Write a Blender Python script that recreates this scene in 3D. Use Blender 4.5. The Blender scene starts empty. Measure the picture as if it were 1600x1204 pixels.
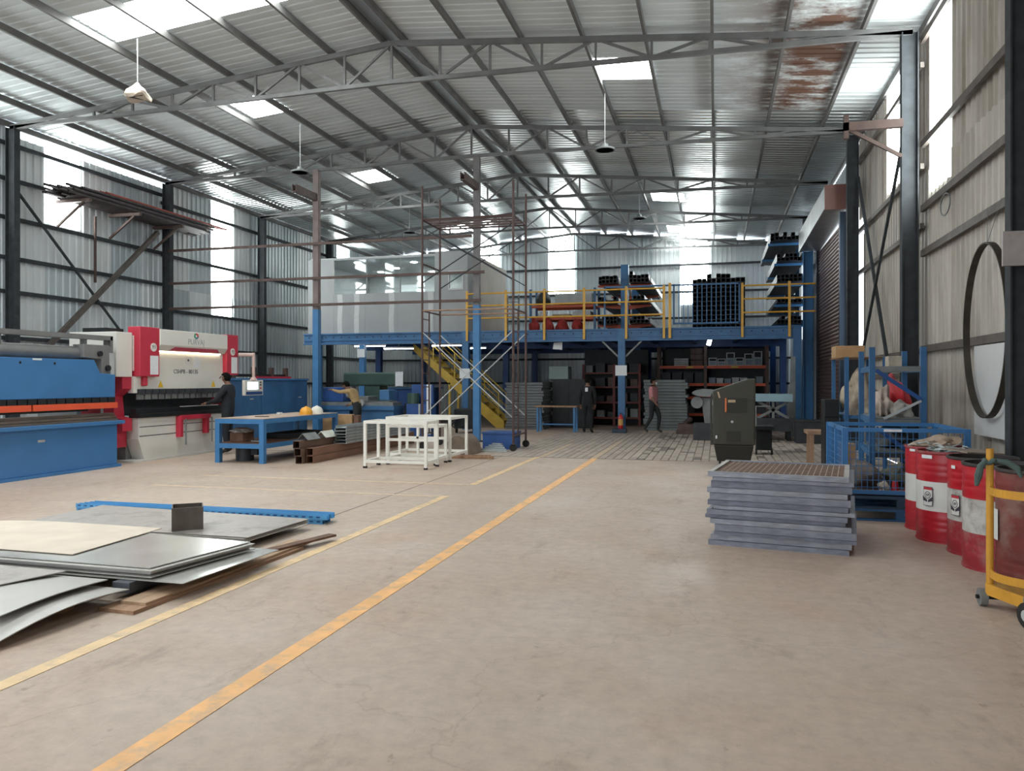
import bpy, bmesh, math, random
from mathutils import Vector, Matrix
random.seed(11)
SC = bpy.context.scene
COL = SC.collection
PI = math.pi

# ---------------------------------------------------------------- camera, world, exposure
F_PX, CAM_H, HORIZON = 1200.0, 1.6, 595.0
YAW = math.atan(318.0 / F_PX)
cam_d = bpy.data.cameras.new('camera')
cam_d.sensor_width = 36.0
cam_d.lens = 36.0 * F_PX / 1600.0
cam_d.shift_y = -(602.0 - HORIZON) / 1600.0
cam_d.clip_end = 300
cam = bpy.data.objects.new('camera', cam_d)
cam.location = (0, 0, CAM_H)
cam.rotation_euler = (PI / 2, 0, YAW)
COL.objects.link(cam)
SC.camera = cam

w = bpy.data.worlds.new('world'); SC.world = w
w.use_nodes = True
bg = w.node_tree.nodes['Background']
bg.inputs[0].default_value = (0.86, 0.93, 1.0, 1)
bg.inputs[1].default_value = 2.2
SC.view_settings.view_transform = 'Standard'
SC.view_settings.look = 'None'
SC.view_settings.gamma = 1.0
SC.view_settings.use_curve_mapping = False
SC.view_settings.exposure = 0.95
PANEL_LIGHT = 9.0          # daylight glowing through the translucent roof and wall sheets

_c, _s = math.cos(YAW), math.sin(YAW)
def _ray(px, py):
    u = (px - 800.0) / F_PX; v = (HORIZON - py) / F_PX
    return Vector((u * _c - _s, u * _s + _c, v))
def on_z(px, py, z=0.0):
    r = _ray(px, py); t = (z - CAM_H) / r.z; return Vector((r.x * t, r.y * t, z))
def on_y(px, py, Y):
    r = _ray(px, py); t = Y / r.y; return Vector((r.x * t, Y, CAM_H + r.z * t))
def on_x(px, py, X):
    r = _ray(px, py); t = X / r.x; return Vector((X, r.y * t, CAM_H + r.z * t))

# ---------------------------------------------------------------- materials
MATS = {}
def mat(name, col, rough=0.5, metal=0.0, var=0.12, scale=3.0, bump=0.0, emit=0.0, detail=5.0, stretch=None, dirt=None, spec=0.5):
    if name in MATS: return MATS[name]
    m = bpy.data.materials.new(name); m.use_nodes = True
    nt = m.node_tree; n = nt.nodes; l = nt.links
    b = n['Principled BSDF']
    b.inputs['Roughness'].default_value = rough
    b.inputs['Metallic'].default_value = metal
    b.inputs['Specular IOR Level'].default_value = spec
    if emit:
        b.inputs['Base Color'].default_value = (*col, 1)
        b.inputs['Emission Color'].default_value = (*col, 1)
        b.inputs['Emission Strength'].default_value = emit
        MATS[name] = m; return m
    tc = n.new('ShaderNodeTexCoord')
    src = tc.outputs['Object']
    if stretch:
        mp = n.new('ShaderNodeMapping'); mp.inputs['Scale'].default_value = stretch
        l.new(src, mp.inputs[0]); src = mp.outputs[0]
    nz = n.new('ShaderNodeTexNoise'); nz.inputs['Scale'].default_value = scale; nz.inputs['Detail'].default_value = detail
    l.new(src, nz.inputs['Vector'])
    cr = n.new('ShaderNodeValToRGB')
    e = cr.color_ramp.elements
    e[0].position, e[1].position = 0.3, 0.72
    e[0].color = tuple(max(0, c * (1 - var)) for c in col) + (1,)
    e[1].color = tuple(min(1, c * (1 + var)) for c in col) + (1,)
    l.new(nz.outputs['Fac'], cr.inputs[0])
    out = cr.outputs[0]
    if dirt:
        dcol, amt, dsc = dirt
        n2 = n.new('ShaderNodeTexNoise'); n2.inputs['Scale'].default_value = dsc; n2.inputs['Detail'].default_value = 8; n2.inputs['Roughness'].default_value = 0.65
        l.new(src, n2.inputs['Vector'])
        r2 = n.new('ShaderNodeValToRGB'); r2.color_ramp.elements[0].position = 0.55 - 0.2 * amt; r2.color_ramp.elements[1].position = 0.75
        l.new(n2.outputs['Fac'], r2.inputs[0])
        mx = n.new('ShaderNodeMix'); mx.data_type = 'RGBA'
        l.new(r2.outputs[0], mx.inputs[0]); l.new(out, mx.inputs[6]); mx.inputs[7].default_value = (*dcol, 1)
        out = mx.outputs[2]
    l.new(out, b.inputs['Base Color'])
    if bump:
        bp = n.new('ShaderNodeBump'); bp.inputs['Strength'].default_value = bump; bp.inputs['Distance'].default_value = 0.02
        l.new(nz.outputs['Fac'], bp.inputs['Height']); l.new(bp.outputs[0], b.inputs['Normal'])
    MATS[name] = m
    return m

def glass_mat(name, tint, mixf=0.75, rough=0.05):
    m = bpy.data.materials.new(name); m.use_nodes = True
    nt = m.node_tree; n = nt.nodes; l = nt.links
    for x in list(n):
        if x.type == 'BSDF_PRINCIPLED': n.remove(x)
    t = n.new('ShaderNodeBsdfTransparent'); t.inputs[0].default_value = (*tint, 1)
    g = n.new('ShaderNodeBsdfGlossy'); g.inputs['Roughness'].default_value = rough
    mx = n.new('ShaderNodeMixShader'); mx.inputs[0].default_value = 1 - mixf
    l.new(t.outputs[0], mx.inputs[1]); l.new(g.outputs[0], mx.inputs[2])
    l.new(mx.outputs[0], n['Material Output'].inputs[0])
    MATS[name] = m
    return m

def floor_mat():
    m = bpy.data.materials.new('concrete_floor'); m.use_nodes = True
    nt = m.node_tree; n = nt.nodes; l = nt.links; b = n['Principled BSDF']
    tc = n.new('ShaderNodeTexCoord'); P = tc.outputs['Object']
    def noise(sc, det=6, rough=0.55, vec=P):
        z = n.new('ShaderNodeTexNoise'); z.inputs['Scale'].default_value = sc; z.inputs['Detail'].default_value = det; z.inputs['Roughness'].default_value = rough
        l.new(vec, z.inputs['Vector']); return z.outputs['Fac']
    def ramp(fac, p0, c0, p1, c1):
        r = n.new('ShaderNodeValToRGB'); e = r.color_ramp.elements
        e[0].position, e[1].position = p0, p1; e[0].color = (*c0, 1); e[1].color = (*c1, 1)
        l.new(fac, r.inputs[0]); return r.outputs[0]
    def mix(f, a, c, mode='MIX'):
        x = n.new('ShaderNodeMix'); x.data_type = 'RGBA'; x.blend_type = mode
        if isinstance(f, float): x.inputs[0].default_value = f
        else: l.new(f, x.inputs[0])
        l.new(a, x.inputs[6])
        if isinstance(c, tuple): x.inputs[7].default_value = (*c, 1)
        else: l.new(c, x.inputs[7])
        return x.outputs[2]
    base = ramp(noise(0.55, 7, 0.6), 0.3, (0.45, 0.355, 0.285), 0.7, (0.55, 0.45, 0.38))
    patch = ramp(noise(0.22, 4), 0.42, (0, 0, 0), 0.66, (1, 1, 1))
    base = mix(patch, base, (0.47, 0.35, 0.275))
    fine = ramp(noise(9, 8, 0.7), 0.3, (0.80, 0.79, 0.78), 0.7, (1.08, 1.075, 1.07))
    base = mix(1.0, base, fine, 'MULTIPLY')
    mp = n.new('ShaderNodeMapping'); mp.inputs['Scale'].default_value = (1.0, 0.45, 1)
    l.new(P, mp.inputs[0])
    sm = ramp(noise(2.6, 9, 0.72, mp.outputs[0]), 0.56, (1, 1, 1), 0.74, (0.70, 0.66, 0.64))
    red = ramp(noise(0.5, 5, 0.6), 0.56, (1, 1, 1), 0.70, (1.0, 0.88, 0.80)); base = mix(1.0, base, red, 'MULTIPLY')
    sp = ramp(noise(5.0, 10, 0.75, mp.outputs[0]), 0.62, (1, 1, 1), 0.68, (0.72, 0.69, 0.67)); base = mix(1.0, base, sp, 'MULTIPLY')
    base = mix(1.0, base, sm, 'MULTIPLY')
    v = n.new('ShaderNodeTexVoronoi'); v.feature = 'DISTANCE_TO_EDGE'; v.inputs['Scale'].default_value = 0.33
    dn = n.new('ShaderNodeTexNoise'); dn.inputs['Scale'].default_value = 1.6; dn.inputs['Detail'].default_value = 6
    l.new(P, dn.inputs['Vector'])
    ad = n.new('ShaderNodeVectorMath'); ad.operation = 'MULTIPLY_ADD'; ad.inputs[1].default_value = (0.9, 0.9, 0.9)
    l.new(dn.outputs['Color'], ad.inputs[0]); l.new(P, ad.inputs[2]); l.new(ad.outputs[0], v.inputs['Vector'])
    ck = ramp(v.outputs['Distance'], 0.0, (0.78, 0.75, 0.73), 0.004, (1, 1, 1))
    base = mix(0.6, base, ck, 'MULTIPLY')
    l.new(base, b.inputs['Base Color'])
    rr = ramp(noise(1.3), 0.3, (0.42,) * 3, 0.7, (0.66,) * 3)
    l.new(rr, b.inputs['Roughness'])
    bp = n.new('ShaderNodeBump'); bp.inputs['Strength'].default_value = 0.25; bp.inputs['Distance'].default_value = 0.01
    l.new(noise(14, 8, 0.7), bp.inputs['Height']); l.new(bp.outputs[0], b.inputs['Normal'])
    MATS['concrete_floor'] = m
    return m

def roof_mat():
    m = mat('roof_dull', (0.64, 0.69, 0.70), 0.6, 0.1, 0.10, 1.2, stretch=(0.4, 1, 1))
    nt = m.node_tree; n = nt.nodes; l = nt.links; b = n['Principled BSDF']
    src = b.inputs['Base Color'].links[0].from_socket
    g = n.new('ShaderNodeNewGeometry'); sp = n.new('ShaderNodeSeparateXYZ'); l.new(g.outputs['Position'], sp.inputs[0])
    nz = n.new('ShaderNodeTexNoise'); nz.inputs['Scale'].default_value = 1.1; nz.inputs['Detail'].default_value = 8; nz.inputs['Roughness'].default_value = 0.7
    mp = n.new('ShaderNodeMapping'); mp.inputs['Scale'].default_value = (0.8, 1.6, 1); l.new(g.outputs['Position'], mp.inputs[0]); l.new(mp.outputs[0], nz.inputs['Vector'])
    def mr(sock, a, c, d, e):
        x = n.new('ShaderNodeMapRange'); x.inputs[1].default_value = a; x.inputs[2].default_value = c; x.inputs[3].default_value = d; x.inputs[4].default_value = e
        l.new(sock, x.inputs[0]); return x.outputs[0]
    def mul(a, c):
        x = n.new('ShaderNodeMath'); x.operation = 'MULTIPLY'; l.new(a, x.inputs[0]); l.new(c, x.inputs[1]); return x.outputs[0]
    mask = mul(mul(mr(sp.outputs['X'], -0.4, 1.5, 0, 1), mr(sp.outputs['X'], 2.3, 2.5, 1, 0.10)), mr(nz.outputs['Fac'], 0.37, 0.54, 0, 1))
    mx = n.new('ShaderNodeMix'); mx.data_type = 'RGBA'; l.new(mask, mx.inputs[0]); l.new(src, mx.inputs[6]); mx.inputs[7].default_value = (0.12, 0.056, 0.034, 1)
    l.new(mx.outputs[2], b.inputs['Base Color'])
    return m

def line_paint(name, col):
    m = mat(name, col, 0.6, 0, 0.12, 6.0, dirt=((0.44, 0.34, 0.26), 0.35, 7.0))
    return m

floor_mat(); roof_mat()
mat('roof_shiny', (0.55, 0.58, 0.58), 0.33, 0.85, 0.10, 0.8, stretch=(0.3, 1, 1))
SHEETS = [mat('sheet_a', (0.58, 0.62, 0.64), 0.45, 0.25, 0.12, 1.0, stretch=(1, 1, 0.25)),
          mat('sheet_b', (0.50, 0.55, 0.57), 0.45, 0.25, 0.14, 1.0, stretch=(1, 1, 0.25)),
          mat('sheet_c', (0.66, 0.69, 0.69), 0.5, 0.2, 0.14, 1.0, stretch=(1, 1, 0.25)),
          mat('sheet_d', (0.43, 0.48, 0.50), 0.45, 0.25, 0.14, 1.0, stretch=(1, 1, 0.25))]
SHEETS_R = [mat('sheet_r1', (0.44, 0.40, 0.35), 0.55, 0.1, 0.2, 2.0, stretch=(1, 1, 0.12), dirt=((0.20, 0.15, 0.11), 0.35, 2.2)),
            mat('sheet_r2', (0.50, 0.46, 0.41), 0.55, 0.1, 0.2, 2.0, stretch=(1, 1, 0.12), dirt=((0.22, 0.17, 0.13), 0.35, 2.4)),
            mat('sheet_r3', (0.40, 0.37, 0.33), 0.55, 0.1, 0.2, 2.0, stretch=(1, 1, 0.12), dirt=((0.20, 0.15, 0.12), 0.3, 2.0))]
GLOW = mat('translucent_sheet', (0.94, 1.0, 0.99), emit=PANEL_LIGHT)
STEEL = mat('dark_steel', (0.045, 0.05, 0.055), 0.7, 0.0, 0.25, 5, spec=0.2)
STEELB = mat('brown_steel', (0.095, 0.058, 0.048), 0.55, 0.2, 0.3, 6)
PURL = mat('purlin_paint', (0.13, 0.125, 0.12), 0.6, 0.2, 0.2, 3)
TRUSS = mat('truss_paint', (0.15, 0.15, 0.148), 0.55, 0.2, 0.2, 3)
BLUE = mat('mezz_blue', (0.04, 0.135, 0.29), 0.45, 0.0, 0.15, 3)
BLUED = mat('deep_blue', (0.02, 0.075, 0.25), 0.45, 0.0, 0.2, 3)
MBLUE = mat('machine_blue', (0.05, 0.185, 0.42), 0.4, 0.0, 0.07, 2)
TBLUE = mat('table_blue', (0.05, 0.19, 0.41), 0.45, 0.0, 0.1, 4)
YELL = mat('rail_yellow', (0.70, 0.38, 0.05), 0.45, 0.0, 0.1, 5)
RED = mat('machine_red', (0.52, 0.03, 0.06), 0.4, 0.0, 0.06, 3)
WHITE = mat('machine_white', (0.72, 0.70, 0.65), 0.4, 0.0, 0.04, 2)
FWHITE = mat('frame_white', (0.82, 0.80, 0.74), 0.4, 0.0, 0.04, 3)
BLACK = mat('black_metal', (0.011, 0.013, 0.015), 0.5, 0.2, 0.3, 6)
DARK = mat('dark_grey', (0.035, 0.039, 0.044), 0.55, 0.1, 0.3, 5)
GREY = mat('mid_grey', (0.20, 0.21, 0.21), 0.55, 0.2, 0.2, 4)
LGREY = mat('light_grey', (0.45, 0.46, 0.46), 0.5, 0.1, 0.12, 4)
PAPER = mat('paper_white', (0.72, 0.74, 0.76), 0.7, 0, 0.05, 20)
ORANGE = mat('rack_orange', (0.55, 0.09, 0.03), 0.5, 0, 0.15, 5)
CARD = mat('cardboard', (0.42, 0.26, 0.13), 0.8, 0, 0.12, 8)
WOOD = mat('plank_wood', (0.34, 0.20, 0.12), 0.75, 0, 0.3, 4, bump=0.2, stretch=(6, 0.6, 6))
RUST = mat('rusty_steel', (0.16, 0.085, 0.055), 0.7, 0.3, 0.35, 5)
GALV = mat('galvanised', (0.42, 0.46, 0.46), 0.38, 0.6, 0.12, 5)
SKIN = mat('skin', (0.20, 0.10, 0.065), 0.6, 0, 0.08, 6)
HAIR = mat('hair', (0.008, 0.007, 0.006), 0.9, 0, 0.2, 20, spec=0.1)
RUBBER = mat('black_rubber', (0.015, 0.014, 0.013), 0.75, 0, 0.2, 8)

# ---------------------------------------------------------------- mesh helpers
def V(*a): return Vector(a)
class MB:
    def __init__(s): s.v = []; s.f = []
    def add(s, vs, fs):
        o = len(s.v); s.v += [tuple(x) for x in vs]; s.f += [tuple(i + o for i in f) for f in fs]; return s
    def box(s, x0, x1, y0, y1, z0, z1):
        if x0 > x1: x0, x1 = x1, x0
        if y0 > y1: y0, y1 = y1, y0
        if z0 > z1: z0, z1 = z1, z0
        return s.add([(x0, y0, z0), (x1, y0, z0), (x1, y1, z0), (x0, y1, z0), (x0, y0, z1), (x1, y0, z1), (x1, y1, z1), (x0, y1, z1)],
                     [(0, 3, 2, 1), (4, 5, 6, 7), (0, 1, 5, 4), (1, 2, 6, 5), (2, 3, 7, 6), (3, 0, 4, 7)])
    def cbox(s, c, size, rz=0.0, rx=0.0, ry=0.0):
        R = Matrix.Rotation(rz, 3, 'Z') @ Matrix.Rotation(ry, 3, 'Y') @ Matrix.Rotation(rx, 3, 'X'); c = Vector(c)
        hx, hy, hz = size[0] / 2, size[1] / 2, size[2] / 2
        t = MB().box(-hx, hx, -hy, hy, -hz, hz)
        return s.add([c + R @ Vector(p) for p in t.v], t.f)
    def bar(s, p0, p1, w, h=None, up=(0, 0, 1)):
        h = h or w; p0, p1 = Vector(p0), Vector(p1); d = (p1 - p0).normalized(); up = Vector(up)
        if abs(d.dot(up)) > 0.98: up = Vector((1, 0, 0)) if abs(d.x) < 0.9 else Vector((0, 1, 0))
        a = d.cross(up).normalized(); b = a.cross(d).normalized()
        vs = [p + a * sx * w / 2 + b * sz * h / 2 for p in (p0, p1) for sx, sz in ((-1, -1), (1, -1), (1, 1), (-1, 1))]
        return s.add(vs, [(3, 2, 1, 0), (4, 5, 6, 7), (0, 1, 5, 4), (1, 2, 6, 5), (2, 3, 7, 6), (3, 0, 4, 7)])
    def ring(s, p, a, b, r, n): return [p + a * math.cos(2 * PI * k / n) * r + b * math.sin(2 * PI * k / n) * r for k in range(n)]
    def cyl(s, p0, p1, r0, r1=None, n=10, caps=True):
        r1 = r0 if r1 is None else r1; p0, p1 = Vector(p0), Vector(p1); d = (p1 - p0).normalized()
        up = Vector((0, 0, 1)) if abs(d.z) < 0.9 else Vector((1, 0, 0))
        a = d.cross(up).normalized(); b = d.cross(a)
        vs = s.ring(p0, a, b, r0, n) + s.ring(p1, a, b, r1, n)
        fs = [(k, (k + 1) % n, n + (k + 1) % n, n + k) for k in range(n)]
        if caps: fs += [tuple(range(n - 1, -1, -1)), tuple(range(n, 2 * n))]
        return s.add(vs, fs)
    def tube(s, p0, p1, r, t=0.15, n=10):               # hollow pipe seen from its open end
        s.cyl(p0, p1, r, n=n, caps=False); s.cyl(p1, p0, r * (1 - t), n=n, caps=False)
        return s
    def path(s, pts, r, n=6, closed=False):
        pts = [Vector(p) for p in pts]; N = len(pts); o = len(s.v); prev = None
        for i, p in enumerate(pts):
            q0 = pts[(i - 1) % N] if (closed or i > 0) else p; q1 = pts[(i + 1) % N] if (closed or i < N - 1) else p
            d = (q1 - q0).normalized()
            if prev is None:
                up = Vector((0, 0, 1)) if abs(d.z) < 0.9 else Vector((1, 0, 0)); a = d.cross(up).normalized()
            else: a = (prev - d * prev.dot(d)).normalized()
            prev = a; b = d.cross(a)
            rr = r[i] if isinstance(r, (list, tuple)) else r
            s.v += [tuple(x) for x in s.ring(p, a, b, rr, n)]
        for i in range(N if closed else N - 1):
            j = (i + 1) % N
            s.f += [(o + i * n + k, o + i * n + (k + 1) % n, o + j * n + (k + 1) % n, o + j * n + k) for k in range(n)]
        if not closed:
            s.f += [tuple(o + k for k in range(n - 1, -1, -1)), tuple(o + (N - 1) * n + k for k in range(n))]
        return s
    def lathe(s, prof, c=(0, 0, 0), n=24):              # profile of (radius, z)
        c = Vector(c); o = len(s.v)
        for r, z in prof:
            s.v += [(c.x + r * math.cos(2 * PI * k / n), c.y + r * math.sin(2 * PI * k / n), c.z + z) for k in range(n)]
        for i in range(len(prof) - 1):
            s.f += [(o + i * n + k, o + i * n + (k + 1) % n, o + (i + 1) * n + (k + 1) % n, o + (i + 1) * n + k) for k in range(n)]
        if prof[0][0] > 1e-4: s.f.append(tuple(o + k for k in range(n - 1, -1, -1)))
        if prof[-1][0] > 1e-4: s.f.append(tuple(o + (len(prof) - 1) * n + k for k in range(n)))
        return s
    def prism(s, poly, fn, t0, t1):                      # polygon (a, b) extruded from t0 to t1; fn(a, b, t) -> xyz
        n = len(poly)
        vs = [fn(a, b, t0) for a, b in poly] + [fn(a, b, t1) for a, b in poly]
        fs = [(k, (k + 1) % n, n + (k + 1) % n, n + k) for k in range(n)] + [tuple(range(n - 1, -1, -1)), tuple(range(n, 2 * n))]
        return s.add(vs, fs)
    def yz(s, poly, x0, x1): return s.prism(poly, lambda a, b, t: (t, a, b), x0, x1)
    def xz(s, poly, y0, y1): return s.prism(poly, lambda a, b, t: (a, t, b), y0, y1)
    def xy(s, poly, z0, z1): return s.prism(poly, lambda a, b, t: (a, b, t), z0, z1)
    def blob(s, c, r, seed=0, amp=0.25, sub=3, flat=True):
        bm = bmesh.new(); bmesh.ops.create_icosphere(bm, subdivisions=sub, radius=1.0); rnd = random.Random(seed)
        ph = [(rnd.uniform(1.5, 4), Vector((rnd.uniform(-1, 1), rnd.uniform(-1, 1), rnd.uniform(-1, 1))).normalized(), rnd.uniform(0, 6)) for _ in range(7)]
        bm.verts.ensure_lookup_table(); vs = []
        for v in bm.verts:
            k = 1 + amp * sum(math.sin(f * 2.2 * v.co.dot(d) + p) for f, d, p in ph) / 4
            q = v.co * k; z = q.z
            if flat and z < -0.6: z = -0.6
            vs.append((c[0] + q.x * r[0], c[1] + q.y * r[1], c[2] + z * r[2]))
        fs = [tuple(v.index for v in f.verts) for f in bm.faces]; bm.free()
        return s.add(vs, fs)
    def mesh(s, name, smooth=False):
        me = bpy.data.meshes.new(name); me.from_pydata(s.v, [], s.f); me.validate(); me.update()
        bm = bmesh.new(); bm.from_mesh(me); bmesh.ops.recalc_face_normals(bm, faces=bm.faces); bm.to_mesh(me); bm.free()
        if smooth: smooth_mesh(me)
        return me
def smooth_mesh(me, ang=40):
    me.polygons.foreach_set('use_smooth', [True] * len(me.polygons))
    try: me.set_sharp_from_angle(angle=math.radians(ang))
    except Exception: pass

INV = {}
def link(o, parent=None):
    COL.objects.link(o)
    if parent is not None: o.parent = parent
    return o
def tag(o, label=None, cat=None, group=None, kind=None):
    if label: o['label'] = label
    if cat: o['category'] = cat
    if group: o['group'] = group
    if kind: o['kind'] = kind
    return o
def thing(name, label, cat, loc=(0, 0, 0), rz=0.0, group=None, world=False):
    o = bpy.data.objects.new(name, None); o.empty_display_size = 0.2
    o.location = loc; o.rotation_euler = (0, 0, rz); link(o); tag(o, label, cat, group)
    if world: INV[o.name] = (Matrix.Translation(Vector(loc)) @ Matrix.Rotation(rz, 4, 'Z')).inverted()
    return o
def part(name, mb, m, parent, smooth=False, bevel=0.0, label=None, kind=None):
    r = parent
    while r.parent is not None: r = r.parent
    if r.name in INV:
        k = INV[r.name]; mb.v = [tuple(k @ Vector(p)) for p in mb.v]
    me = mb.mesh(name, smooth); me.materials.append(m if not isinstance(m, str) else MATS[m])
    o = bpy.data.objects.new(name, me); link(o, parent)
    if bevel:
        b = o.modifiers.new('bevel', 'BEVEL'); b.width = bevel; b.segments = 2; b.limit_method = 'ANGLE'
    tag(o, label, kind=kind)
    return o
def solo(name, mb, m, label=None, cat=None, group=None, kind=None, smooth=False, bevel=0.0, parent=None):
    xs = [p[0] for p in mb.v]; ys = [p[1] for p in mb.v]; zs = [p[2] for p in mb.v]
    c = Vector(((min(xs) + max(xs)) / 2, (min(ys) + max(ys)) / 2, min(zs)))
    mb.v = [(p[0] - c.x, p[1] - c.y, p[2] - c.z) for p in mb.v]
    me = mb.mesh(name, smooth); me.materials.append(m if not isinstance(m, str) else MATS[m])
    o = bpy.data.objects.new(name, me); o.location = c; link(o, parent)
    if bevel:
        b = o.modifiers.new('bevel', 'BEVEL'); b.width = bevel; b.segments = 2; b.limit_method = 'ANGLE'
    return tag(o, label, cat, group, kind)
def struct(name, mb, m, parent=None, smooth=False):
    return solo(name, mb, m, kind='structure' if parent is None else None, parent=parent, smooth=smooth)
def copy_tree(o, loc=None, rz=None, label=None, group=None, parent=None):
    c = o.copy(); link(c); c.parent = parent
    if loc is not None: c.location = loc
    if rz is not None: c.rotation_euler = (0, 0, rz)
    if label: c['label'] = label
    if group: c['group'] = group
    for ch in list(o.children): copy_tree(ch, parent=c)
    return c
def inst(name, me, loc, rot=(0, 0, 0), parent=None, scale=(1, 1, 1)):
    o = bpy.data.objects.new(name, me); o.location = loc; o.rotation_euler = rot; o.scale = scale; link(o, parent); return o
def text_part(body, size, m, parent, loc, rot, name='lettering', depth=0.002, align='CENTER'):
    cu = bpy.data.curves.new(name, 'FONT'); cu.body = body; cu.size = size; cu.extrude = depth; cu.align_x = align; cu.align_y = 'CENTER'
    tmp = bpy.data.objects.new(name, cu); COL.objects.link(tmp); me = bpy.data.meshes.new_from_object(tmp.evaluated_get(bpy.context.evaluated_depsgraph_get())); bpy.data.objects.remove(tmp); bpy.data.curves.remove(cu)
    me.materials.clear(); me.materials.append(m); o = bpy.data.objects.new(name, me); o.location = loc; o.rotation_euler = rot; link(o, parent)
    return o
def empty_struct(name, loc=(0, 0, 0)):
    o = bpy.data.objects.new(name, None); o.location = loc; o['kind'] = 'structure'; link(o); return o
# ---------------------------------------------------------------- shell of the shed
XL, XR, YB, YN = -16.0, 3.45, 35.0, -8.0
RX, RZ, RK = -6.25, 8.55, 0.0923
def roof_z(x): return RZ - RK * abs(x - RX)

# floor: one slab with a sunken bed for the block paving
PV_X0, PV_Y0, PV_Y1 = -4.6, 15.75, 24.6
fl = MB()
fl.box(XL, XR, YN, PV_Y0, -0.25, 0).box(XL, PV_X0, PV_Y0, PV_Y1, -0.25, 0).box(PV_X0, XR, PV_Y0, PV_Y1, -0.25, -0.025).box(XL, XR, PV_Y1, YB, -0.25, 0)
me = fl.mesh('floor'); me.materials.append(MATS['concrete_floor'])
floor = tag(inst('floor', me, (0, 0, 0)), kind='structure')
LY = line_paint('line_orange', (0.86, 0.47, 0.19)); LYP = line_paint('line_pale', (0.76, 0.54, 0.30)); LF = line_paint('line_faded', (0.66, 0.50, 0.34))
def floor_strip(name, x0, x1, y0, y1, m, z=0.003):
    part(name, MB().box(x0, x1, y0, y1, -0.004, z), m, floor)
floor_strip('painted_line', -2.475, -2.345, 0.8, 15.75, LY)
floor_strip('painted_line', -3.68, -3.57, 0.8, 10.08, LYP)
floor_strip('painted_line', -3.68, -3.57, 11.3, 15.75, LYP)
floor_strip('painted_line', -8.4, -3.68, 10.0, 10.06, LF)
floor_strip('painted_line', -8.4, -3.68, 11.25, 11.31, LF)
floor_strip('expansion_joint', -4.40, -4.385, 1.0, 15.75, mat('joint_dark', (0.16, 0.12, 0.10), 0.8), 0.0015)
floor_strip('expansion_joint', XL, XR, 15.70, 15.75, MATS['joint_dark'], 0.0015)

PAVE = [mat('paver_a', (0.40, 0.335, 0.285), 0.75, 0, 0.15, 5, bump=0.1), mat('paver_b', (0.35, 0.29, 0.25), 0.75, 0, 0.18, 5, bump=0.1), mat('paver_c', (0.44, 0.37, 0.315), 0.75, 0, 0.15, 5, bump=0.1), mat('paver_oily', (0.17, 0.14, 0.12), 0.7, 0, 0.25, 5, bump=0.1)]
PVL = mat('paver_line', (0.50, 0.385, 0.28), 0.75, 0, 0.12, 5)
pw, pl = 0.16, 0.30
pm = []
for m in PAVE + [PVL]:
    q = MB(); g = 0.006
    q.add([(g, g, 0), (pw - g, g, 0), (pw - g, pl - g, 0), (g, pl - g, 0), (g + .006, g + .006, 0.027), (pw - g - .006, g + .006, 0.027), (pw - g - .006, pl - g - .006, 0.027), (g + .006, pl - g - .006, 0.027)],
          [(4, 5, 6, 7), (0, 1, 5, 4), (1, 2, 6, 5), (2, 3, 7, 6), (3, 0, 4, 7)])
    mm = q.mesh('paver'); mm.materials.append(m); pm.append(mm)
pav = tag(bpy.data.objects.new('paving', None), kind='structure'); pav.location = (PV_X0, PV_Y0, -0.025); link(pav)
nx, ny = int((XR - PV_X0) / pw), int((PV_Y1 - PV_Y0) / pl)
far = {i: MB() for i in range(5)}; cnt = 0
for j in range(ny):
    for i in range(nx):
        x = PV_X0 + i * pw; cx = x + pw / 2
        k = random.choice((0, 0, 1, 2))
        cy = j * pl
        if cx > -1.6 and random.random() < 0.5 * max(0.0, math.sin(cx * 2.1 + 1.0) * math.sin(cy * 1.7 + 0.4)) + 0.05: k = 3
        if abs(cx + 2.41) < 0.08 and j < 16 or abs(cx + 3.62) < 0.08 and j < 12: k = 4
        if cnt < 300:
            inst('paver', pm[k], (i * pw, j * pl, random.uniform(-0.002, 0.002)), parent=pav); cnt += 1
        else:
            far[k].add([(v.co.x + i * pw, v.co.y + j * pl, v.co.z) for v in pm[k].vertices], [tuple(p.vertices) for p in pm[k].polygons])
for k in far:
    o = part('paver_field', far[k], (PAVE + [PVL])[k], pav, kind='stuff')

# corrugated sheets
SHEET_CACHE = {}
def sheet_mesh(wd, h, m, depth=0.032, pitch=0.215):
    key = (round(wd, 3), round(h, 3), m.name)
    if key in SHEET_CACHE: return SHEET_CACHE[key]
    n = max(1, round(wd / pitch)); p = wd / n; pr = []
    for k in range(n):
        o = k * p
        pr += [(o, 0), (o + 0.40 * p, 0), (o + 0.50 * p, -depth), (o + 0.80 * p, -depth), (o + 0.90 * p, 0)]
    pr.append((wd, 0))
    mb = MB(); N = len(pr)
    mb.v = [(a, b, z) for z in (0, h) for a, b in pr]
    mb.f = [(k, k + 1, N + k + 1, N + k) for k in range(N - 1)]
    me = mb.mesh('cladding_sheet'); me.materials.append(m); SHEET_CACHE[key] = me
    return me
def wall_sheet(wall, side, a0, a1, z0, z1, m, name='cladding_sheet', out=0.0):
    me = sheet_mesh(a1 - a0, z1 - z0, m)
    if side == 'L': inst(name, me, (XL - out, a0, z0), (0, 0, PI / 2), wall)
    elif side == 'R': inst(name, me, (XR + out, a1, z0), (0, 0, -PI / 2), wall)
    else: inst(name, me, (a0, YB + out, z0), (0, 0, 0), wall)
wl = empty_struct('wall_left'); wr = empty_struct('wall_right'); wb = empty_struct('wall_back')
WIN = 0
def window(side, a0, a1, z0, z1):
    global WIN
    WIN += 1
    wp = empty_struct('window_%d' % WIN)
    wall_sheet(wp, side, a0, a1, z0, z1, GLOW, 'translucent_sheet')
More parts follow.
